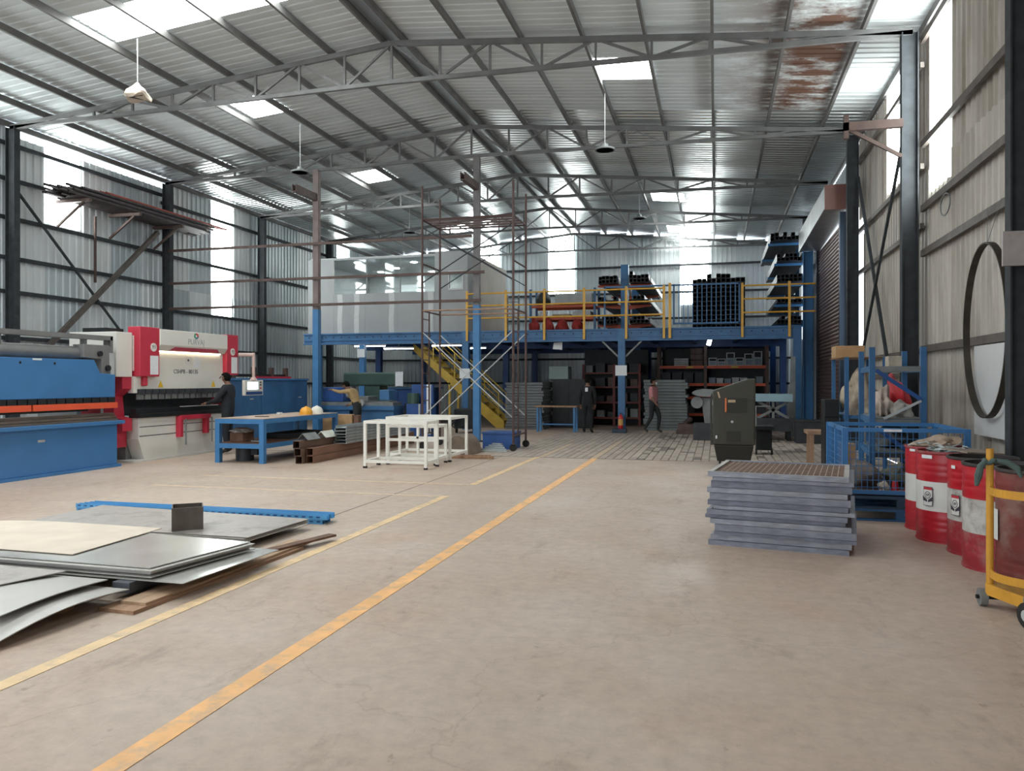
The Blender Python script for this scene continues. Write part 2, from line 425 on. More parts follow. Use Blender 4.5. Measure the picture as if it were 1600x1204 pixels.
# left wall: grid of 1.08 m sheets, two tiers
k = -22
while 15.37 + k * 1.08 < YB - 0.05:
    a0 = 15.37 + k * 1.08; a1 = min(a0 + 1.08, YB); top = 7.36 if 14.2 < a0 < 19.2 else 7.62
    m1, m2 = random.choice(SHEETS), random.choice(SHEETS)
    wall_sheet(wl, 'L', a0, a1, 0, 4.42 if k != 6 else 3.77, m1)
    if k == 0: wall_sheet(wl, 'L', a0, a1, 4.36, 5.55, m2, out=0.012); window('L', a0, a1, 5.52, 7.62)
    elif k == 6: window('L', a0, a1, 3.77, 7.62)
    elif k == 14: wall_sheet(wl, 'L', a0, a1, 4.36, 6.4, m2, out=0.012); window('L', a0, a1, 6.4, 7.62)
    elif k in (-7, -3): wall_sheet(wl, 'L', a0, a1, 4.36, 5.55, m2, out=0.012); window('L', a0, a1, 5.52, top)
    else: wall_sheet(wl, 'L', a0, a1, 4.36, top, m2, out=0.012)
    k += 1
# right wall: grid of 1.10 m sheets up to the shutter bay
k = -19
while 12.95 + k * 1.10 < 19.5:
    a0 = 12.95 + k * 1.10; a1 = a0 + 1.10 if k < 5 else 20.0
    m1, m2 = random.choice(SHEETS_R), random.choice(SHEETS_R)
    zt = 7.53
    if k == 0: wall_sheet(wr, 'R', a0, a1, 0, 4.72, m1); window('R', a0, a1, 4.70, zt)
    elif k == 3: wall_sheet(wr, 'R', a0, a1, 0, 5.45, m1); window('R', a0, a1, 5.42, zt)
    else:
        wall_sheet(wr, 'R', a0, a1, 0, 5.1, m1); wall_sheet(wr, 'R', a0, a1, 5.05, zt, m2, out=0.012)
    k += 1
wall_sheet(wr, 'R', 20.0, 20.55, 0, 2.3, SHEETS_R[0]); wall_sheet(wr, 'R', 20.0, 20.55, 5.55, 7.5, SHEETS_R[1])
wall_sheet(wr, 'R', 20.55, 27.0, 5.9, 7.45, SHEETS[1])
for a0 in (28.2, 29.3, 30.4, 31.5, 32.6, 33.7):
    a1 = min(a0 + 1.1, 35.0)
    if a0 == 32.6: wall_sheet(wr, 'R', a0, a1 - 0.45, 0, 7.45, SHEETS[1]); wall_sheet(wr, 'R', a1 - 0.45, a1, 0, 3.3, SHEETS[1])
    else: wall_sheet(wr, 'R', a0, a1, 0, 7.45, random.choice(SHEETS[:2]))
wall_sheet(wr, 'R', 27.0, 28.2, 0, 3.8, SHEETS[1]); wall_sheet(wr, 'R', 27.0, 28.2, 6.4, 7.45, SHEETS[1])
# back wall: 1.2 m sheets reaching the gable
k = -8
while -7.49 + k * 1.2 < XR - 0.02:
    if -7.49 + (k + 1) * 1.2 <= XL: k += 1; continue
    a0 = max(XL, -7.49 + k * 1.2); a1 = min(-7.49 + (k + 1) * 1.2, XR); top = min(roof_z(a0), roof_z(a1)) - 0.02
    m1, m2 = random.choice(SHEETS[:3]), random.choice(SHEETS[:3])
    if k == 0: wall_sheet(wb, 'B', a0, a1, 0, 5.67, m1); window('B', a0, a1, 5.65, top)
    elif k == 5: wall_sheet(wb, 'B', a0, a1, 0, 5.03, m1); window('B', a0, a1, 5.0, top)
    elif k == -3: wall_sheet(wb, 'B', a0, a1, 0, 5.67, m1); window('B', a0, a1, 5.65, top)
    else: wall_sheet(wb, 'B', a0, a1, 0, 4.3, m1); wall_sheet(wb, 'B', a0, a1, 4.25, top, m2, out=0.012)
    k += 1
# front end behind the camera: unseen gable added to limit daylight, one wide open door on the left
wf = empty_struct('wall_front')
for a0, a1, z0, z1 in ((XL, -14.6, 0, 7.6), (-14.6, -3.6, 5.2, 7.6), (-3.6, XR, 0, 7.6)):
    me = sheet_mesh(a1 - a0, z1 - z0, SHEETS[0]); inst('cladding_sheet', me, (a1, YN, z0), (0, 0, PI), wf)
wall_sheet(wf, 'B', RX - 6, RX + 6, 0, 0.01, SHEETS[0]) if False else None
# girts
def girt(wall, p0, p1, m=STEEL, h=0.09): part('girt', MB().bar(p0, p1, 0.06, h), m, wall)
for z in (3.68, 4.47, 5.4, 6.3, 7.12): girt(wl, (XL + 0.09, 9.0, z), (XL + 0.09, 19.4, z))
for z in (1.5, 2.6): girt(wl, (XL + 0.09, 9.0, z), (XL + 0.09, YB, z))
for z in (3.72, 5.36, 6.9): girt(wl, (XL + 0.09, 19.4, z), (XL + 0.09, YB, z))
GB = mat('girt_brown', (0.115, 0.095, 0.082), 0.6, 0.2, 0.25, 5)
for z in (2.13, 3.73, 4.48, 5.55, 7.3): girt(wr, (XR - 0.1, 2.0, z), (XR - 0.1, 14.2, z), GB, 0.11)
for z in (1.7, 2.1, 4.2, 5.2, 6.9): girt(wr, (XR - 0.1, 14.2, z), (XR - 0.1, 20.4, z), GB)
for z in (1.5, 2.6, 4.4, 5.55, 6.75): girt(wb, (XL, YB - 0.1, z), (XR, YB - 0.1, z))

# roof
ceil = empty_struct('ceiling')
YR = [YN + 1.2 * i for i in range(16)] + [11.25, 12.3, 13.4, 14.5, 15.6, 16.75, 17.75, 18.7, 19.8, 20.9, 22.0, 23.25, 24.3, 25.3, 26.2, 27.15, 28.4, 29.5, 30.7, 32.0, 33.0, 34.5, 35.4]
YR = sorted(set(round(y, 2) for y in YR if y <= 10.2)) + [y for y in YR if y > 10.3]
SKY = {11.25: [(-11.1, -6.7)], 15.6: [(-11.05, -10.03), (-2.4, -1.27)], 22.0: [(-11.05, -10.03)], 27.15: [(-2.2, -1.05)], 33.0: [(-2.0, -0.8)], 30.7: [(-11.1, -10.03)],
       1.6: [(-11.1, -6.7)], 4.0: [(-2.4, -1.27)], 6.4: [(-11.1, -6.7)], -3.2: [(-11.1, -6.7)]}  # unseen single pane near the camera added to brighten the near floor
def roof_seg(y0, y1, xa, xb, m, name):
    n = max(1, round((y1 - y0) / 0.22)); p = (y1 - y0) / n; pr = []
    for k in range(n):
        o = y0 + k * p; rd = 0.018 if y0 < 18.69 else 0.03; pr += [(o, 0), (o + 0.55 * p, 0), (o + 0.64 * p, rd), (o + 0.86 * p, rd), (o + 0.95 * p, 0)]
    pr.append((y1, 0)); N = len(pr); mb = MB()
    mb.v = [(x, a, roof_z(x) + b) for x in (xa, xb) for a, b in pr]; mb.f = [(k, k + 1, N + k + 1, N + k) for k in range(N - 1)]
    solo(name, mb, m, parent=ceil)
for y0, y1 in zip(YR[:-1], YR[1:]):
    m = MATS['roof_dull'] if y0 < 18.69 else MATS['roof_shiny']
    for xa, xb in ((XL - 0.3, RX), (RX, XR + 0.2)):
        cuts = sorted(s for s in SKY.get(round(y0, 2), []) if xa <= s[0] < xb)
        x = xa
        for s0, s1 in cuts:
            roof_seg(y0, y1, x, s0, m, 'roof_sheet'); xx = s0
            while xx < s1 - 0.2:
                e = min(xx + 1.1, s1); roof_seg(y0, y1, xx, e, GLOW, 'skylight_sheet'); xx = e
            x = s1
        roof_seg(y0, y1, x, xb, m, 'roof_sheet')
PX = [-15.9, -14.8, -13.6, -12.28, -11.15, -10.0, -8.82, -7.62, -6.46, -6.04, -4.82, -3.62, -2.42, -1.26, -0.06, 1.2, 2.45, 3.4]
for x in PX:
    z = roof_z(x) - 0.09
    part('purlin', MB().bar((x, YN, z), (x, YB, z), 0.055, 0.13), PURL, ceil)
part('ridge_cap', MB().box(RX - 0.16, RX + 0.16, YN, YB, RZ - 0.05, RZ - 0.03), MATS['roof_shiny'], ceil)

# trusses
WEBX = 1.025
def truss(y, label):
    t = thing('roof_truss', label, 'truss', (RX, y, 7.4), group='roof trusses across the shed', world=True)
    xl, xr = XL + 0.25, XR - 0.25; sz = 0.075
    top = lambda x: roof_z(x) - 0.22
    bot = lambda x: 7.56 - 0.012 * abs(x - RX)
    part('top_chord', MB().bar((xl, y, top(xl)), (RX, y, top(RX)), sz, 0.1), TRUSS, t)
    part('top_chord', MB().bar((RX, y, top(RX)), (xr, y, top(xr)), sz, 0.1), TRUSS, t)
    part('bottom_chord', MB().bar((xl, y, bot(xl)), (RX, y, bot(RX)), sz, 0.08), TRUSS, t)
    part('bottom_chord', MB().bar((RX, y, bot(RX)), (xr, y, bot(xr)), sz, 0.08), TRUSS, t)
    for k in range(-9, 10):
        x = RX + k * WEBX
        if not xl + 0.1 < x < xr - 0.1: continue
        if top(x) - bot(x) > 0.12: part('web_post', MB().bar((x, y, bot(x)), (x, y, top(x)), 0.045), TRUSS, t)
        d = 1 if k >= 0 else -1
        for x2 in ([x + d * WEBX] if k else [x + WEBX, x - WEBX]):
            if not xl < x2 < xr: continue
            a = (x, y, top(x)) if k % 2 == 0 else (x, y, bot(x)); b = (x2, y, bot(x2)) if k % 2 == 0 else (x2, y, top(x2))
            part('web_diagonal', MB().bar(a, b, 0.045), TRUSS, t)
truss(14.2, 'nearest grey steel roof truss spanning the whole width')
truss(19.4, 'second roof truss, resting on the tall centre post')
truss(24.3, 'third roof truss, above the front of the mezzanine')
truss(29.3, 'fourth roof truss, above the racks on the mezzanine')
truss(34.7, 'farthest roof truss, close against the back gable wall')

# steel columns (I sections)
def i_beam(mb, x, y, z0, z1, d=0.26, b=0.16, t=0.018, web_x=True):
    if web_x:
        mb.box(x - d / 2, x - d / 2 + t, y - b / 2, y + b / 2, z0, z1).box(x + d / 2 - t, x + d / 2, y - b / 2, y + b / 2, z0, z1).box(x - d / 2 + t, x + d / 2 - t, y - t / 2, y + t / 2, z0, z1)
    else:
        mb.box(x - b / 2, x + b / 2, y - d / 2, y - d / 2 + t, z0, z1).box(x - b / 2, x + b / 2, y + d / 2 - t, y + d / 2, z0, z1).box(x - t / 2, x + t / 2, y - d / 2 + t, y + d / 2 - t, z0, z1)
    return mb
def column(x, y, label, z1=7.45):
    t = thing('steel_column', label, 'column', (x, y, 0), group='steel wall columns', world=True)
    part('shaft', i_beam(MB(), x, y, 0.02, z1), STEEL, t)
    part('base_plate', MB().box(x - 0.2, x + 0.2, y - 0.15, y + 0.15, 0, 0.02), STEEL, t)
column(XL + 0.3, 14.2, 'dark steel wall column at the left picture edge')
column(XL + 0.3, 19.4, 'dark steel column on the left wall behind the white press brake')
column(XL + 0.3, 24.3, 'grey steel column on the left wall beside the mezzanine office')
column(XL + 0.3, 29.3, 'far left wall column under the mezzanine')
column(XR - 0.3, 9.3, 'nearest dark column on the right wall behind the hanging hoop')
column(XR - 0.3, 14.2, 'dark column on the right wall between the two bright window strips')
column(XR - 0.3, 19.75, 'dark column on the right wall beside the brown rolling shutter')
column(XR - 0.3, 29.3, 'far right wall column behind the blue cantilever rack')

# wall bracing
def rod(name, p0, p1, w_, m, label): solo(name, MB().bar(p0, p1, w_), m, label, 'brace')
rod('brace_rod', (XL + 0.22, 14.3, 6.12), (XL + 0.22, 18.0, 2.6), 0.05, STEEL, 'thin dark diagonal brace rod on the left wall')
rod('brace_pipe', (XL + 0.32, 15.0, 2.3), (XL + 0.32, 18.95, 5.92), 0.11, GB, 'thick brown diagonal brace pipe on the left wall')
rod('brace_stub', (XL + 0.15, 16.8, 5.95), (XL + 0.15, 16.8, 4.2), 0.05, STEELB, 'short upright steel strip on the left wall below the pipe rack')
rod('brace_rod', (XR - 0.2, 19.6, 6.4), (XR - 0.2, 15.6, 0.9), 0.06, STEEL, 'diagonal brace leaning towards the nearer column on the right wall')
rod('brace_rod', (XR - 0.27, 14.5, 6.1), (XR - 0.27, 19.4, 1.5), 0.05, STEEL, 'diagonal brace leaning towards the shutter on the right wall')
bt = thing('cantilever_bracket', 'rust-brown cantilever bracket high on the right wall column', 'bracket', (3.0, 14.15, 5.4), world=True)
part('arm', MB().bar((2.1, 14.05, 5.9), (3.02, 14.05, 5.9), 0.1, 0.14), mat('bracket_rust', (0.05, 0.028, 0.022), 0.65, 0.1, 0.25, 6), bt)
part('strut', MB().bar((2.2, 14.05, 5.85), (3.0, 14.05, 5.35), 0.05, 0.06), MATS['bracket_rust'], bt)
part('end_stub', MB().box(2.1, 2.18, 14.0, 14.1, 5.7, 6.1), MATS['bracket_rust'], bt)

# old gable frame: two posts and three rails across the left half at the second truss
def frame_post(x, label, stub):
    t = thing('frame_post', label, 'post', (x, 19.4, 0), world=True)
    part('painted_base', MB().box(x - 0.085, x + 0.085, 19.315, 19.485, 0, 3.6), TBLUE, t, label='bright blue lower part')
    part('upper_shaft', MB().box(x - 0.08, x + 0.08, 19.32, 19.48, 3.6, 7.5), mat('post_grey', (0.17, 0.16, 0.16), 0.6, 0.1, 0.2, 4) if not stub == 2 else mat('post_brown', (0.20, 0.155, 0.145), 0.6, 0.1, 0.2, 4), t)
    part('cut_beam', MB().box(x - 0.06, x + 0.06, 18.2, 19.32, 6.62, 6.64).box(x - 0.06, x - 0.045, 18.2, 19.32, 6.64, 6.82).box(x + 0.045, x + 0.06, 18.2, 19.32, 6.64, 6.82), STEELB, t)
    part('base_plate', MB().box(x - 0.16, x + 0.16, 19.24, 19.56, 0, 0.02), STEEL, t)
frame_post(-6.1, 'tall centre post, blue below and grey above, under the second truss', 1)
frame_post(-10.8, 'tall brown post with blue base beside the blue machine cabinet', 2)
for z, x1, lb in ((5.42, -6.2, 'topmost of three thin steel rails crossing in front of the office'), (4.46, -5.85, 'middle of three brown steel rails crossing in front of the office'), (3.72, -5.95, 'lowest of three steel rails crossing in front of the office')):
    solo('cross_rail', MB().bar((XL + 0.45, 19.26, z), (x1, 19.26, z), 0.05, 0.07), STEELB, lb, 'rail')

# rolling shutter
sh = thing('door_1', None, None, (3.3, 20.9, 0)); sh['kind'] = 'structure'
SB = mat('shutter_brown', (0.17, 0.105, 0.09), 0.5, 0.2, 0.12, 5)
q = MB(); N = 5; pitch = 0.11
for y in (0, 6.0):
    for i in range(N + 1):
        a = PI * i / N; q.v.append((-0.035 * math.sin(a), y, pitch * i / N))
q.f = [(i, i + 1, N + 1 + i + 1, N + 1 + i) for i in range(N)]
sl = q.mesh('slat', True); sl.materials.append(SB)
for k in range(53): inst('slat', sl, (0, 0, 0.02 + k * pitch), parent=sh)
part('guide_rail', MB().box(-0.1, 0.06, -0.1, 0.0, 0, 5.9), DARK, sh); part('guide_rail', MB().box(-0.1, 0.06, 6.0, 6.1, 0, 5.9), DARK, sh)
hd = thing('shutter_hood', 'grey metal hood over the rolling shutter with brown end plate', 'shutter box', (3.0, 20.6, 5.85), world=True)
part('hood_cover', MB().yz([(20.62, 5.95), (27.0, 5.85), (27.0, 6.5), (20.62, 6.5)], 2.66, 3.38), mat('hood_grey', (0.42, 0.44, 0.44), 0.45, 0.3, 0.15, 2), hd)
part('end_plate', MB().box(2.64, 3.36, 20.58, 20.62, 5.88, 6.5), mat('hood_brown', (0.19, 0.085, 0.07), 0.5, 0.1, 0.1, 3), hd)
solo('door_post', i_beam(MB(), 3.1, 20.72, 0, 5.84, d=0.2, b=0.2), mat('post_slate', (0.04, 0.065, 0.10), 0.6), 'dark blue steel door post at the near side of the rolling shutter', 'post')
solo('door_post', i_beam(MB(), 2.92, 26.8, 0, 5.84, d=0.3, b=0.28), TBLUE, 'pale blue steel post behind the end of the yellow railing', 'post')
# ---------------------------------------------------------------- press brakes along the left wall
TXR = (PI / 2, 0, PI / 2)          # lettering that faces +X
def press_brake_blue():
    x = -10.85
    t = thing('press_brake', 'long blue press brake with orange guard strip at the left edge', 'press brake', (x - 0.5, 10, 0), world=True)
    y0, y1 = 7.4, 12.03
    part('bed', MB().box(x - 0.7, x, y0, y1, 0.05, 0.80), MBLUE, t, bevel=0.008)
    part('bed_foot', MB().box(x - 0.8, x + 0.05, y0, y1 + 0.05, 0, 0.05), MBLUE, t)
    part('bed_top_flange', MB().box(x - 0.3, x + 0.10, y0, y1 + 0.09, 0.80, 0.865), MBLUE, t, bevel=0.006)
    DI = mat('die_steel', (0.19, 0.155, 0.125), 0.4, 0.5, 0.25, 8, stretch=(1, 0.2, 1))
    for k, (dx, z) in enumerate(((0.04, 0.865), (0.0, 0.915), (-0.04, 0.965))):
        part('die_rail', MB().box(x - 0.16, x + dx, y0, y1 - 0.02, z, z + 0.042), DI, t)
    rm = part('ram', MB().yz([(y0, 1.30), (11.98, 1.30), (11.98, 1.72), (11.62, 1.74), (11.48, 1.98), (y0, 1.98)], x - 0.14, x), MBLUE, t, bevel=0.006)
    for y in (9.95, 10.62, 9.2): part('bolt_hole', MB().cyl((x - 0.01, y, 1.9), (x + 0.004, y, 1.9), 0.022, n=12), BLACK, rm)
    part('label_plate', MB().box(x, x + 0.004, 10.18, 10.36, 1.945, 1.975), PAPER, rm)
    part('name_plate', MB().box(x, x + 0.006, 10.28, 10.42, 0.58, 0.62), LGREY, t)
    for k in range(24):
        yy = y1 - 0.24 - k * 0.19
        part('tool_clamp', MB().box(x - 0.09, x + 0.02, yy, yy + 0.165, 1.205, 1.30), BLACK, t)
    part('guard_strip', MB().box(x - 0.02, x + 0.03, 10.17, y1 - 0.02, 1.10, 1.205), mat('guard_orange', (0.75, 0.10, 0.035), 0.45, 0, 0.05, 3), t)
    part('guard_strip', MB().box(x - 0.02, x + 0.03, y0, 10.13, 1.10, 1.205), MATS['guard_orange'], t)
    part('punch_tool', MB().yz([(y0, 1.06), (11.4, 1.06), (11.4, 1.21), (y0, 1.21)], x - 0.10, x - 0.06), BLACK, t)
    TG = mat('torque_grey', (0.20, 0.20, 0.195), 0.5, 0.3, 0.12, 4)
    part('torque_tube', MB().cyl((x - 0.25, y0, 2.10), (x - 0.25, 11.72, 2.10), 0.125, n=20), TG, t, smooth=True)
    lk = part('link_bracket', MB().yz([(11.3, 2.02), (11.72, 2.0), (11.72, 1.72), (11.98, 1.72), (11.98, 2.2), (11.9, 2.26), (11.3, 2.26)], x - 0.3, x - 0.06), TG, t, bevel=0.01)
    part('pivot_pin', MB().cyl((x - 0.08, 11.66, 2.1), (x - 0.02, 11.66, 2.1), 0.05, n=14), BLACK, lk); part('pivot_pin', MB().cyl((x - 0.08, 11.85, 1.84), (x - 0.02, 11.85, 1.84), 0.055, n=14), BLACK, lk)
    part('link_rod', MB().box(x - 0.1, x - 0.03, 11.9, 11.99, 1.62, 2.12), LGREY, lk)
    part('overhead_beam', MB().box(x - 0.30, x - 0.12, y0, 12.05, 2.36, 2.44), TG, t)
    for y in (9.72, 11.45, 12.0): part('beam_prop', MB().box(x - 0.25, x - 0.17, y - 0.04, y + 0.04, 2.2, 2.36), TG, t)
    part('beam_end_post', MB().box(x - 0.2, x - 0.12, 12.0, 12.06, 1.98, 2.44), TG, t)
    for y in (8.0, 11.85): part('side_frame', MB().box(x - 1.6, x - 0.7, y - 0.05, y + 0.05, 0, 2.1).box(x - 0.7, x - 0.14, y - 0.05, y + 0.05, 1.35, 2.05), GREY, t)
press_brake_blue()

def press_brake_white():
    x = -11.0
    t = thing('press_brake', 'white and red press brake with lettered front behind the worker', 'press brake', (x - 0.5, 14.3, 0), world=True)
    L = lambda X, Y, Z: (X - (x - 0.5), Y - 14.3, Z)
    part('bed', MB().yz([(12.75, 0.87), (15.65, 0.87), (15.65, 0.03), (12.92, 0.03), (12.75, 0.45)], x - 0.30, x), WHITE, t, bevel=0.006)
    part('bed_foot', MB().box(x - 0.5, x + 0.05, 12.58, 15.7, 0, 0.04), WHITE, t)
    for z in (0.50, 0.68): part('bed_groove', MB().box(x, x + 0.004, 12.78, 15.6, z, z + 0.014), DARK, t)
    part('lower_die', MB().box(x - 0.2, x + 0.06, 12.72, 15.6, 0.87, 0.95).box(x - 0.16, x - 0.02, 12.72, 15.6, 0.95, 1.05), BLACK, t, bevel=0.004)
    part('workpiece_strip', MB().box(x + 0.01, x + 0.05, 13.95, 15.2, 1.052, 1.066), LGREY, t)
    part('ram', MB().box(x - 0.15, x - 0.07, 12.84, 15.65, 1.44, 2.30), WHITE, t)
    part('ram_side', MB().box(x - 0.2, x - 0.07, 12.70, 12.84, 1.36, 1.69), WHITE, t)
    for k in range(14):
        yy = 12.80 + k * 0.197
        part('tool_clamp', MB().box(x - 0.13, x - 0.03, yy, yy + 0.175, 1.335, 1.44), DARK, t)
        part('punch_segment', MB().box(x - 0.11, x - 0.06, yy + 0.01, yy + 0.17, 1.23, 1.335), GREY, t)
    for y0, y1, z0, nm in ((12.75, 13.30, 1.69, 'Y1'), (15.53, 15.97, 1.74, 'Y2')):
        c = part('cylinder_cover', MB().box(x - 0.25, x + 0.04, y0, y1, z0, 2.68), RED, t, bevel=0.012)
        yc = y0 + (y1 - y0) * 0.68 if nm == 'Y1' else (y0 + y1) / 2
        part('badge_disc', MB().cyl((x + 0.038, yc, 2.28), (x + 0.05, yc, 2.28), 0.085, n=24), WHITE, c)
        text_part(nm, 0.10, DARK, c, L(x + 0.052, yc, 2.28), TXR)
        part('paper_sheet', MB().box(x + 0.041, x + 0.045, y1 - 0.27, y1 - 0.04, z0 + 0.04, z0 + 0.42), PAPER, c)
    part('red_tongue', MB().box(x - 0.1, x + 0.0, 12.90, 13.02, 1.5, 1.69), RED, t, bevel=0.02)
    hd = part('top_cover', MB().xz([(x - 0.25, 2.22), (x - 0.02, 2.22), (x + 0.06, 2.34), (x + 0.06, 2.66), (x - 0.25, 2.66)], 13.30, 15.53), WHITE, t, bevel=0.008)
    part('red_inset', MB().yz([(13.66, 2.235), (15.25, 2.235), (15.18, 2.31), (13.76, 2.31)], x - 0.02, x + 0.045), mat('inset_red', (0.36, 0.03, 0.06), 0.5), hd)
    text_part('PURVAJ', 0.165, mat('letter_grey', (0.34, 0.35, 0.37), 0.5), hd, L(x + 0.062, 14.42, 2.44), TXR)
    for (a0, a1, m) in ((-0.15, 0.55, mat('logo_red', (0.6, 0.03, 0.03))), (0.6, 1.3, mat('logo_green', (0.03, 0.28, 0.14))), (1.35, 1.85, mat('logo_teal', (0.03, 0.2, 0.3)))):
        pts = []
        for i in range(9):
            a = PI * (a0 + (a1 - a0) * i / 8); pts.append((14.42 + 0.075 * math.cos(a), 2.575 + 0.065 * math.sin(a)))
        for i in range(9):
            a = PI * (a1 - (a1 - a0) * i / 8); pts.append((14.42 + 0.035 * math.cos(a), 2.575 + 0.03 * math.sin(a)))
        part('logo_mark', MB().yz(pts, x + 0.06, x + 0.064), m, hd)
    part('work_lamp', MB().box(x - 0.06, x - 0.04, 13.4, 15.4, 2.205, 2.22), mat('warm_lamp', (1, 0.82, 0.55), emit=6.0), t, label='warm light strip under the top cover')
    text_part('CSHPB - 80135', 0.125, mat('letter_dark', (0.06, 0.06, 0.065), 0.5), t, L(x - 0.068, 14.25, 1.80), TXR)
    part('sticker', MB().box(x - 0.07, x - 0.066, 14.22, 14.42, 1.95, 2.14), mat('sticker_white', (0.66, 0.65, 0.62), 0.5), t)
    part('sticker', MB().yz([(14.5, 1.9), (14.7, 1.88), (14.74, 2.08), (14.62, 2.15), (14.52, 2.12)], x - 0.07, x - 0.066), PAPER, t)
    part('emblem', MB().cyl((x - 0.067, 14.32, 2.05), (x - 0.062, 14.32, 2.05), 0.025, n=12), DARK, t)
    for yc in (13.46, 15.18):
        part('warning_triangle', MB().yz([(yc - 0.075, 1.47), (yc + 0.075, 1.47), (yc, 1.61)], x - 0.07, x - 0.064), mat('warn_yellow', (0.75, 0.47, 0.02), 0.5), t)
    part('side_cover', MB().box(x - 1.2, x - 0.10, 12.28, 12.70, 1.68, 2.55), WHITE, t, bevel=0.01)
    part('side_gearbox', MB().box(x - 0.28, x - 0.1, 12.72, 12.76, 1.8, 2.5), WHITE, t)
    part('side_frame', MB().xz([(x - 1.3, 0.3), (x - 0.25, 0.3), (x - 0.25, 0.62), (x - 0.12, 0.62), (x - 0.12, 0.86), (x - 0.3, 0.9), (x - 0.34, 1.3), (x - 0.12, 1.45), (x - 0.12, 1.9), (x - 0.2, 1.9), (x - 0.25, 1.68), (x - 1.3, 1.68)], 12.46, 12.72), RED, t)
    part('side_slot', MB().box(x - 0.62, x - 0.56, 12.452, 12.46, 0.85, 1.3), WHITE, t)
    part('side_frame', MB().box(x - 1.3, x - 0.25, 15.72, 15.92, 0.0, 1.75), RED, t)
    part('lower_side', MB().box(x - 1.1, x - 0.3, 12.75, 15.65, 0.0, 0.8), GREY, t)
    part('back_body', MB().box(x - 1.1, x - 0.5, 12.8, 15.7, 0.9, 2.5), DARK, t)
    part('top_motor', MB().box(x - 0.9, x - 0.35, 12.3, 12.75, 2.55, 2.63), BLACK, t)
    part('sheet_support', MB().bar((x + 0.1, 13.86, 0.83), (x + 0.1, 14.82, 0.83), 0.07, 0.09).box(x, x + 0.12, 13.84, 13.92, 0.42, 0.86).box(x, x + 0.12, 14.7, 14.78, 0.45, 0.86), RED, t)
    for y in (13.99, 14.86): part('support_rod', MB().cyl((x + 0.13, y, 0.25), (x + 0.13, y, 0.8), 0.018, n=8), GREY, t)
    # swinging control panel
    PK = mat('arm_pink', (0.58, 0.42, 0.38), 0.5)
    part('control_arm', MB().cyl((x + 0.1, 15.9, 2.22), (x + 0.4, 16.05, 2.22), 0.045, n=12).cyl((x + 0.4, 16.05, 2.27), (x + 0.4, 16.05, 1.7), 0.035, n=12).cyl((x + 0.4, 16.05, 1.7), (x + 0.4, 16.05, 1.62), 0.04, 0.09, n=12), PK, t, smooth=True)
    cp = part('control_panel', MB().box(x + 0.34, x + 0.42, 15.68, 16.42, 1.26, 1.62), WHITE, t, bevel=0.01)
    part('screen', MB().box(x + 0.42, x + 0.424, 15.78, 16.2, 1.40, 1.58), mat('screen_glow', (0.72, 0.93, 1.0), emit=1.3), cp, label='lit pale blue screen')
    for z, m in ((1.57, DARK), (1.51, DARK), (1.43, RED)): part('button', MB().cyl((x + 0.42, 16.30, z), (x + 0.44, 16.30, z), 0.02, n=10), m, cp)
    part('panel_foot', MB().box(x + 0.421, x + 0.425, 15.72, 16.38, 1.28, 1.35), BLUED, cp)
press_brake_white()

# blue machine cabinet behind the worktable
t = thing('machine_cabinet', 'wide dark blue machine cabinet behind the worktable', 'cabinet', (-12.2, 18.3, 0), world=True)
part('body', MB().box(-12.6, -11.62, 16.3, 20.3, 0, 1.64), BLUE, t)
for a, b in ((16.32, 17.9), (17.94, 20.28)): 
    d = part('door', MB().box(-11.62, -11.60, a, b, 0.06, 1.60), BLUE, t, bevel=0.004); part('handle', MB().box(-11.60, -11.58, b - 0.5, b - 0.36, 1.12, 1.15), LGREY, d)
part('frame_edge', MB().box(-11.62, -11.57, 16.28, 20.32, 1.62, 1.67), TBLUE, t)
t = thing('tool_rack', 'low rack of dark uprights with red bar behind the blue cabinet', 'rack', (-12.9, 19, 0), world=True)
for y in (18.6, 19.6, 20.5, 21.3): part('upright', MB().box(-13.0, -12.88, y - 0.06, y + 0.06, 0, 2.0), STEELB, t)
part('crossbar', MB().box(-13.0, -12.92, 18.5, 21.4, 1.72, 1.80), BLACK, t)
part('red_bar', MB().box(-12.88, -12.80, 19.6, 21.4, 1.66, 1.74), RED, t)

# two-tier worktable
t = thing('worktable', 'bright blue two-tier steel worktable with rusty brown top', 'table', (-8.95, 14.6, 0), world=True)
x0, x1, y0, y1 = -9.5, -8.42, 13.08, 16.1
for x in (x0, x1 - 0.1):
    for y in (y0, y1 - 0.1): part('leg', MB().box(x, x + 0.1, y, y + 0.1, 0, 0.77), TBLUE, t)
part('top_frame', MB().box(x0, x1, y0, y0 + 0.06, 0.77, 0.86).box(x0, x1, y1 - 0.06, y1, 0.77, 0.86).box(x0, x0 + 0.06, y0 + .06, y1 - .06, 0.77, 0.86).box(x1 - 0.06, x1, y0 + .06, y1 - .06, 0.77, 0.86), TBLUE, t)
part('shelf_frame', MB().box(x0 + .1, x1 - .1, y0, y0 + 0.06, 0.29, 0.38).box(x0, x0 + 0.06, y0 + .1, y1 - .1, 0.29, 0.38).box(x1 - 0.06, x1, y0 + .1, y1 - .1, 0.29, 0.38), TBLUE, t)
part('top_plate', MB().box(x0 + 0.005, x1 - 0.005, y0 + 0.005, y1 - 0.005, 0.86, 0.872), mat('worn_plate', (0.42, 0.30, 0.23), 0.6, 0.2, 0.2, 4), t)
part('shelf_plate', MB().box(x0 + 0.02, x1 - 0.02, y0 + 0.02, y1 - 0.02, 0.38, 0.39), RUST, t)

